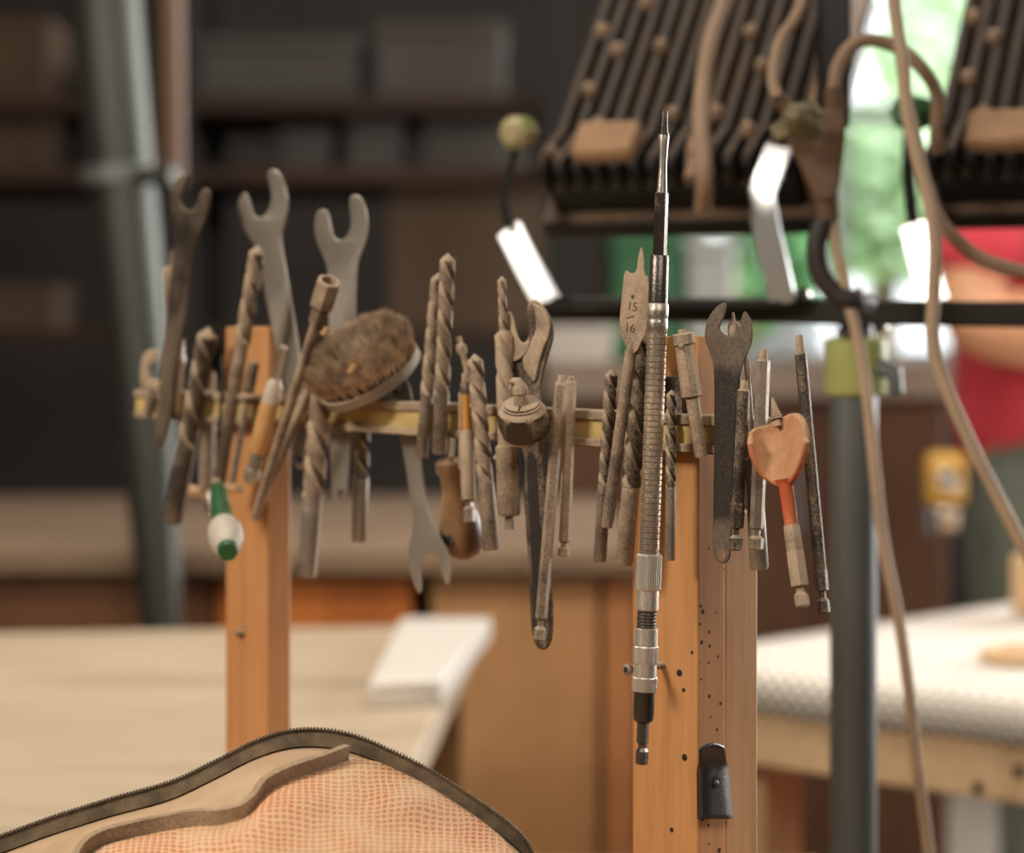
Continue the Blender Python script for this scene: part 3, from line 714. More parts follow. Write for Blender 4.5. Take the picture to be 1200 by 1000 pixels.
# ------------------------------------------------------------------ bag in front
ridge_px = [(-190,1120),(-150,1060),(-90,1018),(0,985),(60,963),(130,941),(200,921),(250,898),(300,873),(340,861),(380,860),(420,868),(460,885),(500,905),(540,930),(580,957),(608,980),(624,1003),(634,1040),(640,1090)]
def ridge_d(px): return 1.115-0.00002*(px-200)
RID = crom([P(x, y, ridge_d(x)) for x, y in ridge_px], 6)
bagc = P(250, 1000, 1.05)
BGZ = ZB
bag = thing('tool_bag', 'dusty beige zip-up bag with an orange mesh pocket lying in front of the left post', 'bag', Vector((RID[60].x, 1.06, BGZ)))
V, Fc = [], []; nv = 22; nb = 10
for i, R_ in enumerate(RID):
    hgt = R_.z-BGZ
    for j in range(-nb, nv+1):
        if j >= 0:
            t = j/nv; fwd = .16*math.sin(PI/2*t)*min(1, hgt/.10); dn = hgt*(t**1.5)
            bump = .004*noise.noise(Vector((R_.x*14, t*3, 2.2)))*min(1, t*5)
            V.append(R_+Vector((0, -fwd, (-.0062*(1-t)-dn*(1-.0062/max(hgt, .02))+bump-.0) if t < 1 else -hgt)))
        else:
            t = -j/nb; V.append(R_+Vector((0, .075*math.sin(PI/2*t), -.0062*(1-t)-(hgt-.0062)*t**1.8-.0062*t)))
w_ = nb+nv+1
for i in range(len(RID)-1):
    for j in range(w_-1):
        a = i*w_+j; Fc.append((a, a+1, a+w_+1, a+w_))
t = NT('dusty_beige_canvas'); o_ = t.obj()
t.bump(t.math('ADD', t.noise(o_, 1400, 2), t.math('MULTIPLY', t.noise(o_, 60, 4), 2.0)), .35, .0008)
M['canvas'] = t.set(t.mix(t.ramp(t.noise(o_, 30, 5), .35, .7), lin((200, 172, 140)), lin((180, 150, 118))), .9, 0, .2)
body = mk('canvas_body', (V, Fc), 'canvas', bag, 60)
bvh = BVHTree.FromPolygons([tuple(v) for v in V], Fc)
def on_bag(px, py, lift=0.0):
    r = Vector(((px-600)/F, 1.0, -(py-HY)/F)).normalized()
    h = bvh.ray_cast(CAM, r)
    if h[0] is None: return None
    nrm = h[1] if h[1].dot(r) < 0 else -h[1]
    return h[0]+nrm*lift
t = NT('dark_zip_tape'); o_ = t.obj()
t.bump(t.noise(t.stretch(o_, 1, 1, 1), 900, 3), .5, .0008)
M['zip'] = t.set(t.mix(t.ramp(t.noise(o_, 70, 5), .4, .68), lin((84, 72, 58)), lin((124, 106, 82))), .9, 0, .2)
# zip tape stands up along the ridge
V, Fc = [], []
for i, R_ in enumerate(RID):
    fl = .0012*noise.noise(R_*45)
    a = R_+Vector((0, -.0005, .002)); b = a+Vector((0, -.0036+fl, -.0074))
    V += [a, b, b+Vector((0, .0025, -.0012)), R_+Vector((0, .004, -.010))]
for i in range(len(RID)-1):
    for q in range(4):
        a, b = i*4+q, i*4+(q+1) % 4; Fc.append((a, b, b+4, a+4))
mk('zip_tape', (V, Fc), 'zip', bag, 60)
V, Fc = [], []; L = 0; pth = [R_+Vector((0, -.0010, .0022)) for R_ in RID]; pos = []
for a, b in zip(pth, pth[1:]):
    d = (b-a).length
    while L < d: pos.append((a.lerp(b, L/d), (b-a).normalized())); L += .0016
    L -= d
parts_ = []
for q, tg in pos:
    w = Vector((0, 1, 0)); h = tg.cross(w); parts_.append(obox(q, tg, w, h, (-.00045, .00045), (-.0013, .0012), (-.0006, .0006)))
mk('zip_teeth', join(*parts_), plain('dark_zip_teeth', (104, 90, 72), .5, .3), bag, 0, kind='stuff')
# mesh pocket with bound edge
bind_px = [(84,1040),(98,1008),(122,992),(160,982),(200,974),(235,968),(262,967),(285,961),(300,948),(308,936),(318,927),(345,914),(375,904),(404,893)]
bind2_px = [(404,893),(412,889),(440,893),(470,905),(500,921),(530,940),(560,960),(585,980),(602,1003),(612,1040)]
def top_y(x):
    return itp(bind_px+bind2_px[1:], x)
nx, ny = 90, 26; V, Fc, UV = [], [], []; ok = True
for i in range(nx+1):
    x = 90+(608-90)*i/nx; y0 = top_y(x)+2
    for j in range(ny+1):
        y = y0+(1130-y0)*(j/ny)
        p = on_bag(x, y, .0012+(.0035+.0045*max(-.4, noise.noise(Vector((x*.012+y*.006, y*.022-x*.004, 1)))))*min(1, j/5)*min(1, max(0, (x-90)/60)))
        if p is None: p = on_bag(min(x, 600), min(y, 1100), .002) or V[-1]
        V.append(p); UV.append((x*.4e-3*1.0, y*.4e-3))
for i in range(nx):
    for j in range(ny):
        a = i*(ny+1)+j; Fc.append((a, a+1, a+ny+2, a+ny+1))
t = NT('orange_net_over_cream_lining'); uv = t.uv(); sx = t.n('ShaderNodeSeparateXYZ', {0: uv})
wob = t.math('MULTIPLY', t.noise(t.n('ShaderNodeMapping', {'Vector': uv}).outputs[0], 60, 3), .004)
def wave(s, per): return t.math('ABSOLUTE', t.math('SINE', t.math('MULTIPLY', t.math('ADD', s, wob), PI/per)))
wu, wv = wave(sx.outputs[0], .0032), wave(sx.outputs[1], .0022)
hole = t.math('MULTIPLY', t.ramp(wu, .35, .6), t.ramp(wv, .4, .7))
pat = t.ramp(t.noise(t.n('ShaderNodeMapping', {'Vector': uv}).outputs[0], 26, 4), .38, .62)
thr = t.mix(pat, lin((226, 178, 140)), lin((220, 190, 154))); dk = t.mix(pat, lin((188, 116, 80)), lin((206, 160, 122)))
t.bump(hole, -.7, .0007)
M['net'] = t.set(t.mix(hole, thr, dk), .9, 0, .15)
mk('mesh_pocket', (V, Fc), 'net', bag, 60, uvs=UV)
bp_ = [p for p in (on_bag(x, y, .0035) for x, y in [tuple(v[:2]) for v in crom([Vector((a, b, 0)) for a, b in bind_px], 6)]) if p]
mk('pocket_binding', sweep(bp_, 0, flat=(.0092, .003), up=Vector((0, -.35, 1))), dusty('dusty_binding_tape', (112, 96, 78), .52, rough=.9, metal=0, dust=(200, 172, 138), up=.1, scale=28), bag, 30)
# bench carrying the rack and the bag (below the frame)
fb = thing('workbench', 'wooden bench under the bag and the two pine posts', 'workbench', (-.1, 1.1, 0))
M['bench_wood'] = wood('bench_pine', (196, 152, 104), (170, 122, 78), 6, (.15, 1, 1))
mk('worktop', box((-.52, .62, ZB-.04), (.19, 1.505, ZB)), 'bench_wood', fb, 30)
for x in (-.48, .11):
    for y in (.66, 1.43): mk('leg', box((x, y, 0), (x+.06, y+.06, ZB-.04)), 'bench_wood', fb, 30)

# ------------------------------------------------------------------ work lights on their stand
M['lamp'] = dusty('dusty_black_lamp_casting', (20, 17, 15), 0.30, rough=.55, metal=.1, dust=(104, 82, 62), up=.45, scale=30)
M['lamp_fin'] = dusty('dusty_lamp_fin', (26, 22, 19), 0.20, rough=.6, metal=.1, dust=(84, 68, 54), up=.45, scale=25)
M['tan_box'] = plain('dusty_terminal_box', (150, 116, 84), .85, var=.2, scale=40)
M['cable_tan'] = plain('tan_dusty_cable', (144, 118, 94), .7, var=.25, scale=25)
M['cable_light'] = plain('pale_dusty_cable', (176, 152, 126), .7, var=.2, scale=25)
M['cable_dark'] = plain('dark_rubber_cable', (48, 40, 35), .6, var=.3, scale=30)
M['strap'] = plain('pale_steel_strap', (176, 178, 178), .32, .9)
M['knob'] = plain('olive_plastic_knob', (120, 132, 64), .5, c2=(166, 148, 110), scale=40)
M['stand'] = plain('black_square_tube', (34, 31, 28), .45, .3, var=.2)
M['pole'] = plain('dark_grey_steel_tube', (100, 104, 102), .45, .3, var=.12, scale=12)
M['lime'] = plain('lime_plastic', (164, 172, 104), .45, c2=(146, 154, 88), scale=30)

th, ph = math.radians(24), math.radians(40)
LU = Vector((math.cos(th), -math.sin(th), 0))
hz = Vector((math.sin(th), math.cos(th), 0))
LV = UP*math.cos(ph)+hz*math.sin(ph)
LW = -hz*math.cos(ph)+UP*math.sin(ph)
def lamp(O, label, yk, mirror=False):
    W, H, D = .190, .205, .046
    t = thing('work_light', label, 'work light', O+LU*W/2-LW*D, 'finned work lights on the stand')
    B_ = lambda r0, r1, r2: obox(O, LU, LV, LW, r0, r1, r2)
    bev(mk('housing', B_((.004, W-.004), (.0, H), (-D+.012, -.010)), 'lamp', t, 30), .003)
    bev(mk('front_rim', B_((-.006, W+.006), (-.010, H+.01), (-D-.004, -D+.012)), 'lamp', t, 30), .002)
    nf = 14
    for i in range(nf):
        a = .006+(W-.012)*i/(nf-1)
        pr = [(0.0, -.012), (0.0, .010), (.006, .014), (.040, .004), (.046, 0), (H-.002, 0), (H-.002, -.012)]
        V = []
        for s in (-.0034, .0034): V += [O+LU*(a+s)+LV*b+LW*c_ for b, c_ in pr]
        n = len(pr); Fc = [tuple(range(n))[::-1], tuple(range(n, 2*n))]+[(j, (j+1) % n, n+(j+1) % n, n+j) for j in range(n)]
        bev(mk('cooling_fin', (V, Fc), 'lamp_fin', t, 30), .001)
    for (a, b) in ((.030, .128), (.062, .130), (.018, .088), (.034, .052), (.128, .140), (.144, .104), (.120, .060), (.150, .036), (.008, .020), (.012, .150), (.088, .060), (.040, .178), (.160, .172)):
        q = O+LU*a+LV*b+LW*(.0 if b > .045 else .006)
        mk('dome_screw', lathe([(0, .0054), (.5, .0058), (.85, .004), (1, .001)], q-LW*.004, q+LW*.007, 14), 'dust_heavy' if False else M['cable_tan'], t)
    bev(mk('terminal_box', B_((.030, .076), (.004, .036), (.008, .022)), 'tan_box', t, 30), .004)
    bev(mk('end_plate', B_((W+.0005, W+.005), (.004, H-.004), (-D+.014, .014)), 'tan_box', t, 30), .002)
    g = O+LU*.122+LV*.010
    mk('cable_gland', lathe([(0, .006), (.1, .0085), (.5, .0085), (.55, .0065), (1, .006)], g+LV*.014+LW*.016, g-LV*.024+LW*.010, 16), 'cable_tan', t)
    for s, (xa, pts) in enumerate(yk):
        st_ = mk('yoke_strap', sweep(pts, 0, flat=(.019, .003), up=Vector((1, -.55, 0))), 'strap' , t, 25); bev(st_, .0006)
        if xa: mk('yoke_arm', sweep(xa, 0, flat=(.014, .003), up=Vector((.2, -1, 0))), 'stand', t, 25)
    return t, W, H
O1 = P(628, 212, 1.69)
wl1, W_, H_ = lamp(O1, 'finned black work light seen from behind, the one wholly in frame above the bar', [
    ([P(610, 152, 1.70), P(598, 200, 1.68), P(591, 240, 1.665), P(600, 276, 1.66)], [P(597, 268, 1.66), P(622, 318, 1.645), P(642, 356, 1.63)]),
    (None, [P(913, 172, 1.585), P(893, 225, 1.58), P(896, 258, 1.58), P(918, 356, 1.58)])])
mk('mounting_plate', obox(P(780, 357, 1.605), Vector((1, -.19, 0)).normalized(), Vector((.19, 1, 0)).normalized(), UP, (-.082, .084), (-.012, .012), (-.002, .002)), 'stand', wl1, 30)
mk('yoke_knob', lathe([(0, 20*5.9e-4*.8), (.2, 20*5.9e-4), (.8, 20*5.9e-4), (1, 12*5.9e-4)], P(618, 156, 1.69), P(597, 156, 1.67), 8), 'knob', wl1, 30)
kb = P(934, 142, 1.465); kx = sc(kb)
mk('wing_knob', join(lathe([(0, 14*kx), (.3, 20*kx), (.8, 18*kx), (1, 8*kx)], kb+Vector((.012, .014, -.004)), kb+Vector((-.004, -.014, .004)), 7), obox(kb, Vector((.8, -.3, .5)).normalized(), Vector((.4, .9, 0)).normalized(), Vector((-.5, .2, .8)).normalized(), (-30*kx, 30*kx), (-9*kx, 7*kx), (-9*kx, 10*kx))), plain('dusty_olive_knob', (122, 112, 84), .8, c2=(96, 92, 62), scale=60), wl1, 40)
O2 = P(1082, 200, 1.64)
wl2, _, _ = lamp(O2, 'finned black work light cut off by the right edge of the frame', [
    ([P(1066, 140, 1.66), P(1064, 200, 1.64), P(1068, 245, 1.63), P(1072, 280, 1.62)], [P(1070, 262, 1.62), P(1082, 310, 1.61), P(1096, 356, 1.60)]),
    (None, [P(1372, 160, 1.52), P(1352, 215, 1.52), P(1354, 250, 1.52), P(1376, 356, 1.52)])])
mk('yoke_knob', lathe([(0, .010), (.2, .013), (.8, .013), (1, .008)], P(1080, 134, 1.66), P(1058, 130, 1.635), 8), plain('dark_green_knob', (40, 84, 44), .5), wl2, 30)
mk('mounting_plate', obox(P(1238, 357, 1.555), Vector((1, -.19, 0)).normalized(), Vector((.19, 1, 0)).normalized(), UP, (-.082, .084), (-.012, .012), (-.002, .002)), 'stand', wl2, 30)

ls = thing('lamp_stand', 'dark steel lamp stand with a lime collar and a black crossbar', 'lamp stand', P(1000, 420, 1.60)*1)
ls.location = (P(1000, 420, 1.60).x, 1.60, 0); BASE[ls] = Vector(ls.location)
pc = P(1000, 420, 1.60)
mk('pole', lathe([(0, .0155), (1, .0155)], Vector((pc.x, 1.60, .02)), Vector((pc.x, 1.60, P(1000, 440, 1.6).z)), 36), 'pole', ls)
mk('lime_collar', lathe([(0, .019), (.06, .0205), (.94, .0205), (1, .018)], P(1003, 463, 1.60), P(1003, 396, 1.60), 32), 'lime', ls)
mk('collar_lever', sweep([P(1030, 430, 1.585), P(1048, 438, 1.58), P(1052, 462, 1.58)], [.006, .006, .004], 10), 'pole', ls)
mk('neck', lathe([(0, .011), (1, .011)], P(1003, 400, 1.60), P(1003, 362, 1.60), 24), 'stand', ls)
ca_, cb_ = P(640, 361, 1.655), P(1420, 372, 1.51)
bev(mk('crossbar', sweep([ca_, cb_], 0, flat=(.0165, .0165), up=UP), 'stand', ls, 30), .0015)
for (x, y) in ((990, 392), (1033, 384), (1006, 346), (942, 346)):
    q = P(x, y, 1.585); mk('bolt', lathe([(0, .005), (.6, .005), (1, .003)], q+Vector((0, .006, 0)), q+Vector((0, -.006, 0)), 12), 'chrome', ls)
for a in (20, 140, 260):
    d = Vector((math.cos(math.radians(a)), math.sin(math.radians(a)), 0)); c0 = Vector((pc.x, 1.6, .30))
    mk('leg', sweep([c0, c0+d*.18-UP*.14, c0+d*.36-UP*.287], .010, 12), 'stand', ls)
ob = bev(mk('hanging_tube', sweep([Vector((P(984, 0, 1.56).x+.01, 1.56, 3.2)), P(976, 150, 1.56)], 0, flat=(.0195, .0195), up=Vector((1, 0, 0))), 'stand', None, 30, base=P(976, 150, 1.56)), .001)
props(ob, 'black square tube dropping from the top of the frame behind the cord splitter', 'tube')

# cord splitter and cables
def cable(name, label, pts, r, mat, cat='cable'):
    pth = crom([P(*p) for p in pts], 8)
    o = mk(name, sweep(pth, r, 12), mat, None, 60, base=pth[0]); return props(o, label, cat, 'cords around the work lights')
SD = 1.50
spl = thing('cord_splitter', 'brown rubber Y-shaped cord splitter hanging between the two work lights', 'cord splitter', P(965, 240, SD))
PS = Plane(P(960, 180, SD), Vector((-.1, -1, 0)).normalized())
M['splitter'] = plain('brown_dusty_rubber', (104, 80, 60), .75, var=.22, scale=40, bump=.2)
mk('splitter_body', plate(PS, [(915,128),(928,118),(944,124),(960,132),(966,126),(990,128),(992,150),(986,205),(980,228),(976,236),(957,236),(952,222),(938,196),(922,165)], -.008, .010, ch=4, smooth=2), 'splitter', spl, 40)
k = SD/F
for (a, b, r) in (((979, 132), (977, 104), 13), ((968, 226), (970, 258), 14), ((926, 128), (912, 116), 11)):
    q0, q1 = P(*a, SD-.001), P(*b, SD-.001)
    mk('strain_relief', lathe([(j/8, r*k*(1.0 if j % 2 == 0 else .84)) for j in range(9)], q0, q1, 20), 'splitter', spl)
cable('electric_cable', 'tan cord running up over the fins of the fully visible work light', [(824, 246, 1.572), (826, 205, 1.560), (822, 150, 1.578), (824, 100, 1.60), (834, 45, 1.62), (848, 5, 1.64), (868, -60, 1.66)], .0058, 'cable_tan')
cable('electric_cable', 'thin cord looping over the right end of the fully visible work light', [(912, 116, 1.50), (906, 92, 1.51), (914, 50, 1.53), (934, 18, 1.54), (950, -20, 1.56)], .0040, 'cable_tan')
cable('electric_cable', 'dark tan cord arching from the splitter towards the cut-off work light', [(977, 106, SD), (982, 78, SD), (998, 54, SD), (1022, 47, SD), (1056, 58, SD), (1082, 82, SD), (1098, 112, SD+.01), (1097, 158, SD+.02), (1099, 176, SD+.03)], .0044, 'cable_tan')
cable('electric_cable', 'pale cord falling from the top edge past the crossbar to the lower right', [(1044, -40, 1.46), (1050, 20, 1.46), (1058, 70, 1.46), (1062, 120, 1.46), (1074, 180, 1.46), (1090, 240, 1.46), (1096, 290, 1.46), (1094, 350, 1.46), (1093, 402, 1.46), (1108, 452, 1.46), (1140, 525, 1.46), (1178, 600, 1.46), (1225, 690, 1.46)], .0042, 'cable_light')
cable('electric_cable', 'tan cord curving from the cut-off work light out of the right edge', [(1064, 128, 1.475), (1074, 170, 1.475), (1084, 215, 1.475), (1100, 256, 1.475), (1126, 286, 1.475), (1160, 308, 1.475), (1215, 322, 1.475)], .0044, 'cable_tan')
cable('electric_cable', 'thick dark cord loop under the splitter', [(966, 256, SD), (957, 285, SD), (960, 318, SD), (978, 344, SD), (1000, 352, SD), (1018, 356, SD+.02)], .0062, 'cable_dark')
cable('electric_cable', 'long cord from the splitter down past the steel pole to the bottom edge', [(974, 256, SD), (982, 300, SD), (994, 352, SD), (1008, 410, SD), (1018, 480, SD), (1026, 560, SD), (1036, 640, SD), (1052, 720, SD), (1064, 800, SD), (1074, 890, SD), (1086, 980, SD), (1098, 1080, SD)], .0037, 'cable_light')

# ------------------------------------------------------------------ near left table
LT = .80
def TP(px, py, z):            # point on a horizontal plane
    d = (CAMZ-z)*F/(py-HY); return P(px, py, d)
M['table_top'] = wood('cream_table_board', (182, 163, 138), (168, 149, 124), 3, (.2, 1, 1), rough=.55, bump=.08)
M['white_board'] = plain('white_melamine', (212, 205, 195), .4, var=.05, scale=10)
tbt = thing('work_table', 'cream topped table behind the left post', 'table', (-.6, 2.1, 0))
cs_ = [TP(-330, 748, LT), TP(560, 732, LT), TP(440, 985, LT), TP(-900, 985, LT)]
def prism(cs, z0, z1):
    V = [Vector((c.x, c.y, z0)) for c in cs]+[Vector((c.x, c.y, z1)) for c in cs]; n = len(cs)
    return V, [tuple(range(n))[::-1], tuple(range(n, 2*n))]+[(j, (j+1) % n, n+(j+1) % n, n+j) for j in range(n)]
bev(mk('table_top', prism(cs_, LT-.035, LT), 'table_top', tbt, 30), .003)
for c in cs_:
    q = c.lerp((cs_[0]+cs_[1]+cs_[2]+cs_[3])/4, .10); mk('leg', box((q.x-.025, q.y-.025, 0), (q.x+.025, q.y+.025, LT-.035)), 'bench_wood', tbt, 30)
wpx = [TP(470, 724, LT+.024), TP(576, 724, LT+.024), TP(518, 796, LT+.024), TP(432, 800, LT+.024)]
o = mk('white_plank', prism(wpx, LT, LT+.024), 'white_board', None, 30, base=(wpx[2].x, wpx[2].y, LT)); bev(o, .003)
props(o, 'white plank lying along the right end of the cream table', 'plank')

# ------------------------------------------------------------------ rear bench with cabinets
RB = .85
M['bench_grey'] = plain('grimy_bench_top', (134, 110, 85), .7, var=.25, scale=3)
M['mdf'] = wood('brown_board', (184, 140, 94), (170, 124, 80), 2, (1, 1, .5), rough=.6, bump=.05)
M['orange_ply'] = wood('orange_plywood', (196, 116, 52), (176, 98, 42), 3, (1, 1, .2), rough=.5, bump=.05)
M['brown_ply'] = wood('dark_brown_plywood', (122, 82, 50), (98, 64, 38), 3, (1, 1, .2), rough=.6, bump=.05)
yF = 3.13
M['red_board'] = wood('reddish_board', (182, 126, 78), (164, 106, 62), 2, (1, 1, .5), rough=.6, bump=.05)
def X(px, d): return (px-600)*d/F
rbm = mk('bench_top', box((-2.2, yF-.02, RB-.03), (X(748, yF), 4.25, RB)), 'bench_grey', None, 30, base=(-.9, yF, RB-.03)); bev(rbm, .003)
props(rbm, 'long grimy bench top running across the back behind the left post', 'bench top')
def cabinet(label, x0, x1, mat):
    t = thing('base_cabinet', label, 'cabinet', ((x0+x1)/2, yF+.3, 0), 'cabinets under the rear bench')
    mk('carcass', box((x0, yF+.02, 0), (x1, 4.2, RB-.032)), 'brown_ply', t, 30)
    bev(mk('door', box((x0+.004, yF, .06), (x1-.004, yF+.018, RB-.04)), mat, t, 30), .002)
    return t
cabinet('dark brown cabinet front under the rear bench left of the left post', -2.1, X(250, yF), 'brown_ply')
cabinet('orange plywood cabinet front under the rear bench between left post and hanging wrench', X(252, yF), X(486, yF), 'orange_ply')
t = cabinet('wide light brown cabinet front under the rear bench between the two posts', X(503, yF), X(704, yF), 'mdf')
t = cabinet('narrow reddish cabinet front under the rear bench beside the right post', X(705, yF), X(748, yF), 'red_board')

# leaning steel column
M['galv'] = plain('galvanised_steel', (66, 68, 62), .45, .6, var=.15, scale=6)
gc = thing('steel_duct', 'leaning pale metal duct pipe rising behind the far left wrench', 'pipe', P(196, 740, 2.95))
mk('pipe', sweep([P(80, -600, 3.07)*1, P(128, 60, 3.03), P(150, 280, 3.02), P(176, 540, 3.0), P(190, 742, 2.98), Vector((-.40, 2.97, .35)), Vector((-.385, 2.97, 0))], [.044, .044, .040, .034, .024, .022, .022], 28), 'galv', gc, 60)
mk('pipe_band', lathe([(0, .046), (1, .046)], P(137, 195, 3.025), P(138.5, 215, 3.025), 28), 'pole', gc)
mk('handle', sweep([P(150, 206, 3.0), P(205, 206, 2.98)], .012, 12), 'galv', gc)
o = mk('wooden_pole', lathe([(0, .016), (1, .016)], Vector((P(203, 215, 3.3).x-.02, 3.3, 3.2)), P(203, 215, 3.3), 14), wood('old_pole_wood', (130, 104, 82), (104, 80, 62)), None, 60, base=P(203, 215, 3.3))
props(o, 'thin brown pole hanging above the far left wrench jaw', 'pole')

# ------------------------------------------------------------------ rear shelving
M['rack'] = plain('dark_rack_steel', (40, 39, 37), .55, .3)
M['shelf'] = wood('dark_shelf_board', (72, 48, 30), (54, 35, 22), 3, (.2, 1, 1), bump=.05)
sr = thing('storage_rack', 'tall dark storage rack against the back wall behind the wrenches', 'rack', (-1.0, 5.6, 0))
sx0, sx1, sy0, sy1 = -1.9, .13, 5.3, 6.0
zl = [.35, CAMZ+(HY-385)*5.3/F, CAMZ+(HY-196)*5.3/F, CAMZ+(HY-112)*5.3/F, CAMZ+(HY+40)*5.3/F*1.3]
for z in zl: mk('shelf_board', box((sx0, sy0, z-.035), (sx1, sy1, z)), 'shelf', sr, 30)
for x in (sx0, X(188, 5.25), sx1-.06):
    for y in (sy0-.02, sy1-.05): mk('upright', box((x, y, 0), (x+.06, y+.05, 2.6)), 'rack', sr, 30)
def crate(name, label, x0, x1, z0, z1, mat, d0=5.4, d1=5.8, cat='box', group='boxes on the rear storage rack'):
    o = mk(name, join(box((x0, d0, z0), (x1, d1, z1-.03)), box((x0-.006, d0-.006, z1-.03), (x1+.006, d1+.006, z1))), mat, None, 30, base=((x0+x1)/2, d0, z0)); bev(o, .004); return props(o, label, cat, group)
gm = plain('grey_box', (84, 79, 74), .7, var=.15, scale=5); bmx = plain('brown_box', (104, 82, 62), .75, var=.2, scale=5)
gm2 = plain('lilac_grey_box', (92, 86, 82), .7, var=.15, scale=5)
z3, z2, z1_ = zl[3], zl[2], zl[1]
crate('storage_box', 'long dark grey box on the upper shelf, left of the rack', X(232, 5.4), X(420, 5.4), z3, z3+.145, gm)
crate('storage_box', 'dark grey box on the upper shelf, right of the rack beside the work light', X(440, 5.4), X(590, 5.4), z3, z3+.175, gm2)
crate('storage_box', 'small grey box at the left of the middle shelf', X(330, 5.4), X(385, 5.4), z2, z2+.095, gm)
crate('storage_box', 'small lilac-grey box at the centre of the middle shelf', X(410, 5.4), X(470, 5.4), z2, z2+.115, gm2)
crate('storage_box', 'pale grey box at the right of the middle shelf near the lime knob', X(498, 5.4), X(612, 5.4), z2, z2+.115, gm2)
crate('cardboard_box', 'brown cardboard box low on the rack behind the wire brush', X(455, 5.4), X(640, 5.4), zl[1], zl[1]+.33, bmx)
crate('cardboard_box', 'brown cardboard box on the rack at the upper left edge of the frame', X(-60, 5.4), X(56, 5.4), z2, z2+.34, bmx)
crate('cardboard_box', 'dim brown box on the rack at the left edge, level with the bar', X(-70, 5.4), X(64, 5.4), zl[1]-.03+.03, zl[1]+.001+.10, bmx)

# ------------------------------------------------------------------ right rear: window cabinet
WC = 4.3
M['cab_brown'] = wood('dark_cabinet_wood', (104, 72, 48), (84, 56, 36), 2, (1, 1, .2), bump=.05)
M['sill_grey'] = plain('grey_counter_edge', (146, 130, 114), .6, var=.15, scale=6)
zt = CAMZ-(424-HY)*WC/F; zb_ = CAMZ-(466-HY)*WC/F
wcx0, wcx1 = X(640, WC), X(1120, WC)
wc = thing('counter_cabinet', 'dark brown cabinet with grey counter edge under the window, behind the steel pole', 'cabinet', ((wcx0+wcx1)/2, WC+.3, 0))
mk('counter', box((wcx0, WC-.02, zb_), (wcx1, WC+.6, zt)), 'sill_grey', wc, 30)
mk('carcass', box((wcx0+.01, WC+.02, 0), (wcx1-.01, WC+.58, zb_)), 'cab_brown', wc, 30)
for i in range(3):
    x0 = wcx0+.012+(wcx1-wcx0-.024)*i/3; x1 = wcx0+.012+(wcx1-wcx0-.024)*(i+1)/3
    d = bev(mk('door', box((x0+.004, WC, .08), (x1-.004, WC+.019, zb_-.01)), 'cab_brown', wc, 30), .003)
    mk('handle', lathe([(0, .008), (1, .008)], Vector((x1-.04, WC-.02, zb_-.12)), Vector((x1-.04, WC-.02, zb_-.24)), 10), 'pole', d)
crate('paper_box', 'low white box on the counter left of the spade bit', X(636, WC), X(716, WC), zt, zt+.062, 'white_board', WC+.03, WC+.25, group='things on the window counter')
crate('plastic_crate', 'green plastic crate on the counter below the work light', X(722, WC), X(800, WC), zt, zt+.235, plain('green_crate_plastic', (52, 112, 70), .5, var=.2, scale=6), WC+.1, WC+.45, group='things on the window counter')
crate('plastic_tub', 'pale grey plastic tub on the counter right of the green crate', X(812, WC), X(868, WC), zt, zt+.225, plain('pale_tub', (176, 182, 178), .4), WC+.12, WC+.4, group='things on the window counter')
o = mk('plastic_bag', lathe([(0, .04), (.1, .07), (.5, .066), (.8, .04), (1, .015)], Vector((X(935, WC+.15), WC+.13, zt+.001)), Vector((X(930, WC+.15), WC+.13, zt+.075)), 24, lambda q, i: 1+.12*math.sin(q*2.1+i*1.7)), plain('pale_blue_film', (186, 198, 206), .25), None, 60, base=Vector((X(935, WC+.15), WC+.13, zt+.001)))
props(o, 'crumpled pale blue plastic bag on the counter behind the dark wrench jaw', 'plastic bag', 'things on the window counter')

# ------------------------------------------------------------------ right bench with anti-slip mat
C0 = Vector((.134, 2.416, 0)); a_ = Vector((.73, -.68, 0)).normalized(); b_ = Vector((.68, .73, 0)).normalized()
b_ = (b_-a_*a_.dot(b_)).normalized()
rbn = thing('router_bench', 'pale wooden bench under the white mesh mat at lower right', 'workbench', C0+a_*.6+b_*.5)
BASE[rbn] = Vector(rbn.location)
M['pale_wood'] = wood('pale_birch_edge', (214, 182, 142), (196, 160, 118), 5, (1, 1, 1), bump=.08)
bev(mk('worktop', obox(C0, a_, b_, UP, (0, 1.2), (0, 1.05), (LT-.088, LT-.006)), 'pale_wood', rbn, 30), .003)
for i in (.05, 1.09):
    for j in (.05, .94): mk('leg', obox(C0, a_, b_, UP, (i, i+.06), (j, j+.06), (0, LT-.088)), 'pale_wood', rbn, 30)
mk('lower_shelf', obox(C0, a_, b_, UP, (.05, 1.15), (.05, 1.0), (.30, .33)), 'orange_ply', rbn, 30)
for (x, y) in ((1146, 924), (1194, 905)):
    # dark knots in the edge
    r = Vector(((x-600)/F, 1, -(y-HY)/F)); nn = -b_; s = nn.dot(C0-CAM)/nn.dot(r); q = CAM+r*s
    mk('knot', lathe([(0, .007), (1, .006)], q+b_*.002, q-b_*.0006, 12), 'black', rbn, 30)
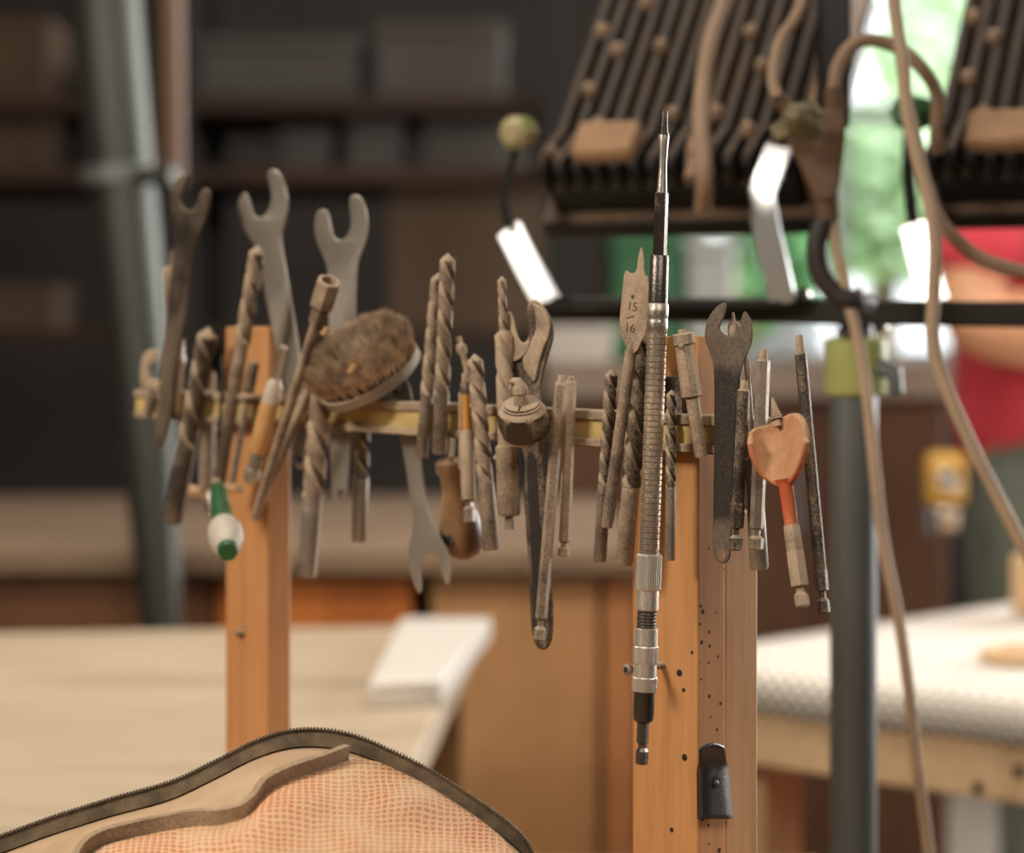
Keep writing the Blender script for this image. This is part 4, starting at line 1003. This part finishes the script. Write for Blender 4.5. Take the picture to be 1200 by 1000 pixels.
# mat: top plus a lip hanging over the front and left edges
lip = .034; zt_ = LT
path = [(-.004, -lip), (-.004, -.006), (-.001, -.001), (.004, 0), (1.03, 0)]
V, Fc, UV = [], [], []; na = 24; acc = 0
for i in range(na+1):
    av = -.004+1.18*i/na; acc = 0; prev = None
    for (bv_, zz) in path:
        q = C0+a_*av+b_*bv_+UP*(zt_+zz-.0)
        if prev is not None: acc += (q-prev).length
        prev = q; V.append(q+UP*.0015*math.sin(av*21+bv_*9)); UV.append((av, acc))
m = len(path)
for i in range(na):
    for j in range(m-1):
        a = i*m+j; Fc.append((a, a+1, a+m+1, a+m))
t = NT('white_rubber_mesh'); uv = t.uv(); s = t.n('ShaderNodeSeparateXYZ', {0: uv})
u1 = t.math('ADD', s.outputs[0], s.outputs[1]); u2 = t.math('SUBTRACT', s.outputs[0], s.outputs[1])
w1 = t.math('ABSOLUTE', t.math('SINE', t.math('MULTIPLY', u1, PI/.016))); w2 = t.math('ABSOLUTE', t.math('SINE', t.math('MULTIPLY', u2, PI/.016)))
hole = t.math('MULTIPLY', t.ramp(w1, .5, .7), t.ramp(w2, .5, .7))
t.bump(hole, -.8, .002)
M['mat'] = t.set(t.mix(hole, lin((236, 230, 220)), lin((128, 110, 88))), .7, 0, .3)
o = mk('anti_slip_mat', (V, Fc), 'mat', None, 60, base=C0+UP*LT, uvs=UV); s_ = o.modifiers.new('solid', 'SOLIDIFY'); s_.thickness = .003; s_.offset = 1
props(o, 'white anti-slip mesh mat draped over the bench at lower right', 'mat')
q = TP(1192, 722, LT+.004)
o = bev(mk('wood_block', obox(Vector((q.x, q.y, 0)), a_, b_, UP, (-.01, .10), (0, .07), (LT+.004, LT+.075)), 'pale_wood', None, 30, base=Vector((q.x, q.y, LT+.004))), .006)
props(o, 'pale wood block on the mesh mat at the right edge of the frame', 'block')
q = TP(1206, 775, LT+.004)
o = mk('wood_ring', lathe([(0, .036), (0, .046), (.5, .049), (1, .046), (1, .036), (.5, .034)], q, q+UP*.012, 32), 'pale_wood', None, 50, base=q)
props(o, 'small pale wooden ring lying flat on the mesh mat', 'ring')

# ------------------------------------------------------------------ person at the right edge
PB = Vector((.790, 3.38, 0)); pf = Vector((.73, -.68, 0)).normalized(); pr = Vector((pf.y, -pf.x, 0))
def pp(f, r, z): return PB+pf*f+pr*r+UP*z
def skin(name, verts, edges, radii, mat, parent, root=0, sub=2):
    me = bpy.data.meshes.new(name); me.from_pydata([tuple(v-BASE[parent]) for v in verts], edges, [])
    o = bpy.data.objects.new(name, me); COL.objects.link(o); o.parent = parent; BASE[o] = BASE[parent]
    s = o.modifiers.new('skin', 'SKIN'); s.use_smooth_shade = True
    for i, r in enumerate(radii):
        d = me.skin_vertices[0].data[i]; d.radius = r if isinstance(r, tuple) else (r, r); d.use_root = (i == root)
    ss = o.modifiers.new('sub', 'SUBSURF'); ss.levels = sub; ss.render_levels = sub
    me.materials.append(mat); return o
person = thing('person', 'person in a red shirt and grey-green trousers working at the right edge of the frame', 'person', PB)
M['skin'] = plain('skin', (206, 152, 116), .55, var=.08, scale=20)
M['shirt'] = plain('red_cotton', (212, 66, 80), .85, var=.12, scale=20)
M['trousers'] = plain('grey_green_canvas', (98, 106, 94), .85, var=.18, scale=14)
vs, es, rs = [], [], []
def add(v, r, par=None):
    vs.append(v); rs.append(r)
    if par is not None: es.append((par, len(vs)-1))
    return len(vs)-1
i0 = add(pp(0, 0, .98), .13); i1 = add(pp(0, 0, 1.16), .125, i0); i2 = add(pp(0, 0, 1.36), .14, i1); i3 = add(pp(0, 0, 1.50), .06, i2); i4 = add(pp(.02, 0, 1.58), .055, i3)
i5 = add(pp(.035, 0, 1.66), .082, i4); i6 = add(pp(.03, 0, 1.74), .080, i5); add(pp(.02, 0, 1.80), .05, i6)
for sd in (1, -1):
    h = add(pp(0, .09*sd, .90), .095, i0); kn_ = add(pp(.03, .10*sd, .50), .06, h); an = add(pp(-.02, .11*sd, .10), .04, kn_); add(pp(.14, .12*sd, .04), .035, an)
    sh = add(pp(0, .185*sd, 1.43), .06, i2); el = add(pp(-.02, .25*sd, 1.14), .060, sh); fm = add(pp(.13, .23*sd, 1.135), .056, el); wr = add(pp(.25, .19*sd, 1.12), .032, fm)
    pm = add(pp(.31, .175*sd, 1.10), .030, wr)
    for q in range(4):
        s = (q-1.5)*.019; k1 = add(pp(.355, (.172+s)*sd, 1.09-.004*abs(q-1.5)), .0062, pm); k2 = add(pp(.385-.004*abs(q-1), (.170+s)*sd, 1.067), .0088, k1); add(pp(.395, (.168+s)*sd, 1.04), .008, k2)
    t1 = add(pp(.295, (.175-.036)*sd, 1.09), .011, pm); add(pp(.33, (.175-.05)*sd, 1.07), .009, t1)
skin('body', vs, es, rs, M['skin'], person)
vs, es, rs = [], [], []
j00 = add(pp(0, 0, .915), (.19, .19)); j0 = add(pp(0, 0, 1.03), (.19, .19), j00); j1 = add(pp(0, 0, 1.16), (.185, .185), j0); j2 = add(pp(0, 0, 1.38), (.17, .135), j1); add(pp(0, 0, 1.49), .08, j2)
for sd in (1, -1):
    a1 = add(pp(0, .19*sd, 1.43), .085, j2); a2 = add(pp(-.015, .228*sd, 1.27), .082, a1); add(pp(-.02, .24*sd, 1.19), .076, a2)
skin('shirt', vs, es, rs, M['shirt'], person)
vs, es, rs = [], [], []
j0 = add(pp(0, 0, 1.07), (.165, .165)); j1 = add(pp(0, 0, .88), (.185, .185), j0)
for sd in (1, -1):
    h = add(pp(0, .105*sd, .78), .115, j1); kn_ = add(pp(.03, .105*sd, .48), .078, h); add(pp(-.015, .11*sd, .09), .066, kn_)
skin('trousers', vs, es, rs, M['trousers'], person)
hd_ = pp(.03, 0, 1.70)
def ball(c, rx, ry, rz, n=16, m=12, zcut=-1.0):
    V, Fc = [], []
    for i in range(m+1):
        z = math.cos(PI*i/m); z = max(z, zcut); r = math.sqrt(max(0, 1-z*z))+1e-4
        for q in range(n):
            a = 2*PI*q/n; V.append(c+pf*r*math.cos(a)*rx+pr*r*math.sin(a)*ry+UP*z*rz)
    for i in range(m):
        for q in range(n):
            x, y = i*n+q, i*n+(q+1) % n; Fc.append((x, y, y+n, x+n))
    return V, Fc
mk('hair', ball(hd_+UP*.035-pf*.022, .096, .088, .10, zcut=-.25), plain('dark_hair', (52, 38, 28), .7), person, 60)
mk('nose', ball(hd_+pf*.085-UP*.02, .022, .013, .022), 'skin', person, 60)
for s in (-1, 1):
    mk('ear', ball(hd_+pr*.083*s-UP*.02, .02, .010, .03), 'skin', person, 60)
    mk('eye', ball(hd_+pf*.076+pr*.031*s+UP*.008, .010, .012, .009), plain('eye', (60, 48, 40), .3), person, 60)
mk('mouth', ball(hd_+pf*.076-UP*.062, .008, .024, .006), plain('lips', (170, 96, 84), .5), person, 60)
for sd in (1, -1):
    mk('shoe', ball(pp(.06, .115*sd, .045), .14, .05, .045), 'black', person, 60)
# tape measure on the belt
tq = P(1108, 562, 3.17)
tm = thing('tape_measure', 'yellow tape measure with a shiny clip at the hip of the red-shirted person', 'tape measure', tq-UP*.03)
bev(mk('case', obox(tq, Vector((1, 0, 0)), Vector((0, 1, 0)), UP, (-.026, .026), (-.018, .018), (-.036, .036)), plain('yellow_case', (196, 150, 62), .4), tm, 30), .012, 3)
mk('centre_disc', lathe([(0, .017), (.7, .017), (1, .012)], tq-Vector((0, .016, 0)), tq-Vector((0, .022, 0)), 20), 'chrome', tm)
bev(mk('belt_clip', obox(tq-UP*.045, Vector((1, 0, 0)), Vector((0, 1, 0)), UP, (-.012, .016), (-.014, .016), (-.022, .008)), 'chrome', tm, 30), .003)

# ------------------------------------------------------------------ room shell
M['wall'] = plain('grimy_wall', (104, 92, 80), .85, var=.2, scale=2)
M['wall_dark'] = plain('dark_back_wall', (56, 48, 42), .9, var=.25, scale=2)
M['floor'] = plain('dusty_concrete', (120, 108, 94), .85, var=.2, scale=3)
M['frame'] = plain('grey_window_frame', (170, 174, 172), .5)
rx0, rx1, ry0, ry1, rz = -3.2, 3.4, -2.2, 7.0, 3.2
def struct(name, vf, mat): 
    o = mk(name, vf, mat, None, 30); return props(o, None, None, None, 'structure')
struct('floor', box((rx0, ry0, -.1), (rx1, ry1, 0)), 'floor')
struct('ceiling', box((rx0, ry0, rz), (rx1, ry1, rz+.1)), 'wall')
struct('wall_left', box((rx0-.1, ry0, 0), (rx0, ry1, rz)), 'wall_dark')
struct('wall_front', box((rx0, ry0-.1, 0), (rx1, ry0, rz)), 'wall')
wx0, wx1 = X(815, ry1), X(1160, ry1); wz0, wz1 = CAMZ-(425-HY)*ry1/F, 2.55
struct('wall_back', join(box((rx0, ry1, 0), (wx0, ry1+.12, rz)), box((wx1, ry1, 0), (rx1, ry1+.12, rz)), box((wx0, ry1, 0), (wx1, ry1+.12, wz0)), box((wx0, ry1, wz1), (wx1, ry1+.12, rz))), 'wall_dark')
# right wall with an unseen window opening added for the rim light
oy0, oy1, oz0, oz1 = 2.4, 6.4, .95, 2.75
struct('wall_right', join(box((rx1, ry0, 0), (rx1+.1, oy0, rz)), box((rx1, oy1, 0), (rx1+.1, ry1, rz)), box((rx1, oy0, 0), (rx1+.1, oy1, oz0)), box((rx1, oy0, oz1), (rx1+.1, oy1, rz))), 'wall')
t = NT('window_glass'); tr = t.n('ShaderNodeBsdfTransparent'); gl = t.n('ShaderNodeBsdfGlossy', {'Roughness': .05}); mx = t.n('ShaderNodeMixShader', {0: .06, 1: tr.outputs[0], 2: gl.outputs[0]})
t.t.links.new(mx.outputs[0], t.t.nodes['Material Output'].inputs['Surface']); M['glass'] = t.m
fy = ry1+.03; fw = .035; xm = X(985, fy)
fr = [box((wx0, fy, wz0), (wx1, fy+.05, wz0+fw)), box((wx0, fy, wz1-fw), (wx1, fy+.05, wz1)), box((wx0, fy, wz0+fw), (wx0+fw, fy+.05, wz1-fw)), box((wx1-fw, fy, wz0+fw), (wx1, fy+.05, wz1-fw)),
      box((xm-.02, fy, wz0+fw), (xm+.02, fy+.05, wz1-fw)), box((xm+.02, fy, 1.76), (wx1-fw, fy+.05, 1.80))]
win = struct('window_1', join(*fr), 'frame')
mk('pane', box((wx0+fw, fy+.02, wz0+fw), (wx1-fw, fy+.026, wz1-fw)), 'glass', win, 0)
w2 = struct('added_rim_window', join(box((rx1+.02, oy0, oz0), (rx1+.07, oy1, oz0+.04)), box((rx1+.02, oy0, oz1-.04), (rx1+.07, oy1, oz1)), *[box((rx1+.02, y, oz0+.04), (rx1+.07, y+.04, oz1-.04)) for y in (oy0, oy0+1.32, oy0+2.64, oy1-.04)]), 'frame')  # unseen window added around the rim light opening
mk('pane', box((rx1+.04, oy0+.04, oz0+.04), (rx1+.046, oy1-.04, oz1-.04)), 'glass', w2, 0)

# outdoors
M['grass'] = plain('pale_lawn', (190, 204, 160), .9, var=.2, scale=.8)
gr = mk('lawn', box((-8, 7.3, -.3), (16, 30, 0)), 'grass', None, 30, base=(2, 10, -.3)); props(gr, 'bright pale lawn outside the window', 'lawn', None, 'stuff')
M['leaf'] = plain('fresh_green_leaves', (206, 232, 190), .7, var=.3, scale=5); M['leaf2'] = plain('deep_green_leaves', (120, 176, 118), .7, var=.3, scale=5)
M['bark'] = plain('bark', (110, 92, 74), .9)
def tree(label, x, y, z, R_, mat):
    t = thing('garden_tree', label, 'tree', (x, y, 0), 'trees outside the window')
    mk('trunk', lathe([(0, .09), (1, .06)], Vector((x, y, 0)), Vector((x, y, z)), 12), 'bark', t)
    V, Fc = [], []
    rnd = random.Random(int(x*100))
    for _ in range(520):
        d = Vector((rnd.gauss(0, 1), rnd.gauss(0, 1), rnd.gauss(0, 1))).normalized()*R_*rnd.uniform(.5, 1)**.6
        c = Vector((x, y, z))+Vector((d.x, d.y, d.z*1.3)); a = Vector((rnd.gauss(0, 1), rnd.gauss(0, 1), rnd.gauss(0, 1))).normalized(); b, e2 = frame(a); b0 = len(V)
        V += [c+b*.09, c+e2*.05, c-b*.09, c-e2*.05]; Fc.append((b0, b0+1, b0+2, b0+3))
    mk('crown', (V, Fc), mat, t, 0)
tree('fresh green tree outside the window behind the cord splitter', X(1035, 10), 10, 1.75, .30, 'leaf')
tree('deep green bush outside the window at the left pane', X(860, 9), 9, 1.5, .38, 'leaf2')
tree('pale tree outside the window at the right pane', X(1125, 13), 13, 2.6, .5, 'leaf')

# ------------------------------------------------------------------ light
w = bpy.data.worlds.new('world'); scn.world = w; w.use_nodes = True
bg = w.node_tree.nodes['Background']; bg.inputs[0].default_value = (.90, .96, 1.0, 1); bg.inputs[1].default_value = 2.8
def area(name, loc, target, sx, sy, energy, color, spread=180):
    l = bpy.data.lights.new(name, 'AREA'); l.shape = 'RECTANGLE'; l.size = sx; l.size_y = sy; l.energy = energy; l.color = color; l.spread = math.radians(spread)
    o = bpy.data.objects.new(name, l); COL.objects.link(o); o.location = loc
    o.rotation_euler = (Vector(target)-Vector(loc)).to_track_quat('-Z', 'Y').to_euler(); return o
area('unseen_area_light', (-1.35, .45, 2.0), (0, 1.25, 1.0), .45, .45, 27, (1.0, .90, .78))
area('unseen_area_light', (.65, -.8, 2.4), (.1, 1.3, 1.0), 1.1, .6, 22, (1.0, .92, .82))  # added soft front fill for the tools and posts
area('unseen_area_light', (-.7, 2.1, 2.7), (-.6, 2.2, .8), 1.0, .5, 6, (1.0, .93, .84), 120)  # added light to brighten the cream table
area('unseen_area_light', (-.1, 1.95, 3.0), (-.1, 3.2, .5), 1.2, .4, 16, (1.0, .90, .78), 110)  # added light to lift the cabinet fronts under the rear bench
area('unseen_area_light', (.75, 2.4, 2.6), (.7, 2.6, .8), .8, .5, 7, (1.0, .95, .88), 120)  # added light to brighten the mat on the right bench
area('added_rim_light', (rx1-.02, 4.4, 1.85), (0, 1.6, 1.2), 3.6, 1.7, 330, (1.0, .985, .96))  # added light giving the tools bright right-hand rims
area('unseen_area_light', (.2, 5.0, 3.0), (.1, 6.5, 1.0), 1.0, .4, 5, (1.0, .88, .76), 150)  # added light to lift the back wall and rack
sl = bpy.data.lights.new('sun', 'SUN'); sl.energy = 6.0; sl.angle = math.radians(1); so = bpy.data.objects.new('sun', sl); COL.objects.link(so)
so.rotation_euler = (math.radians(35), 0, math.radians(25)); so.location = (0, 12, 8)
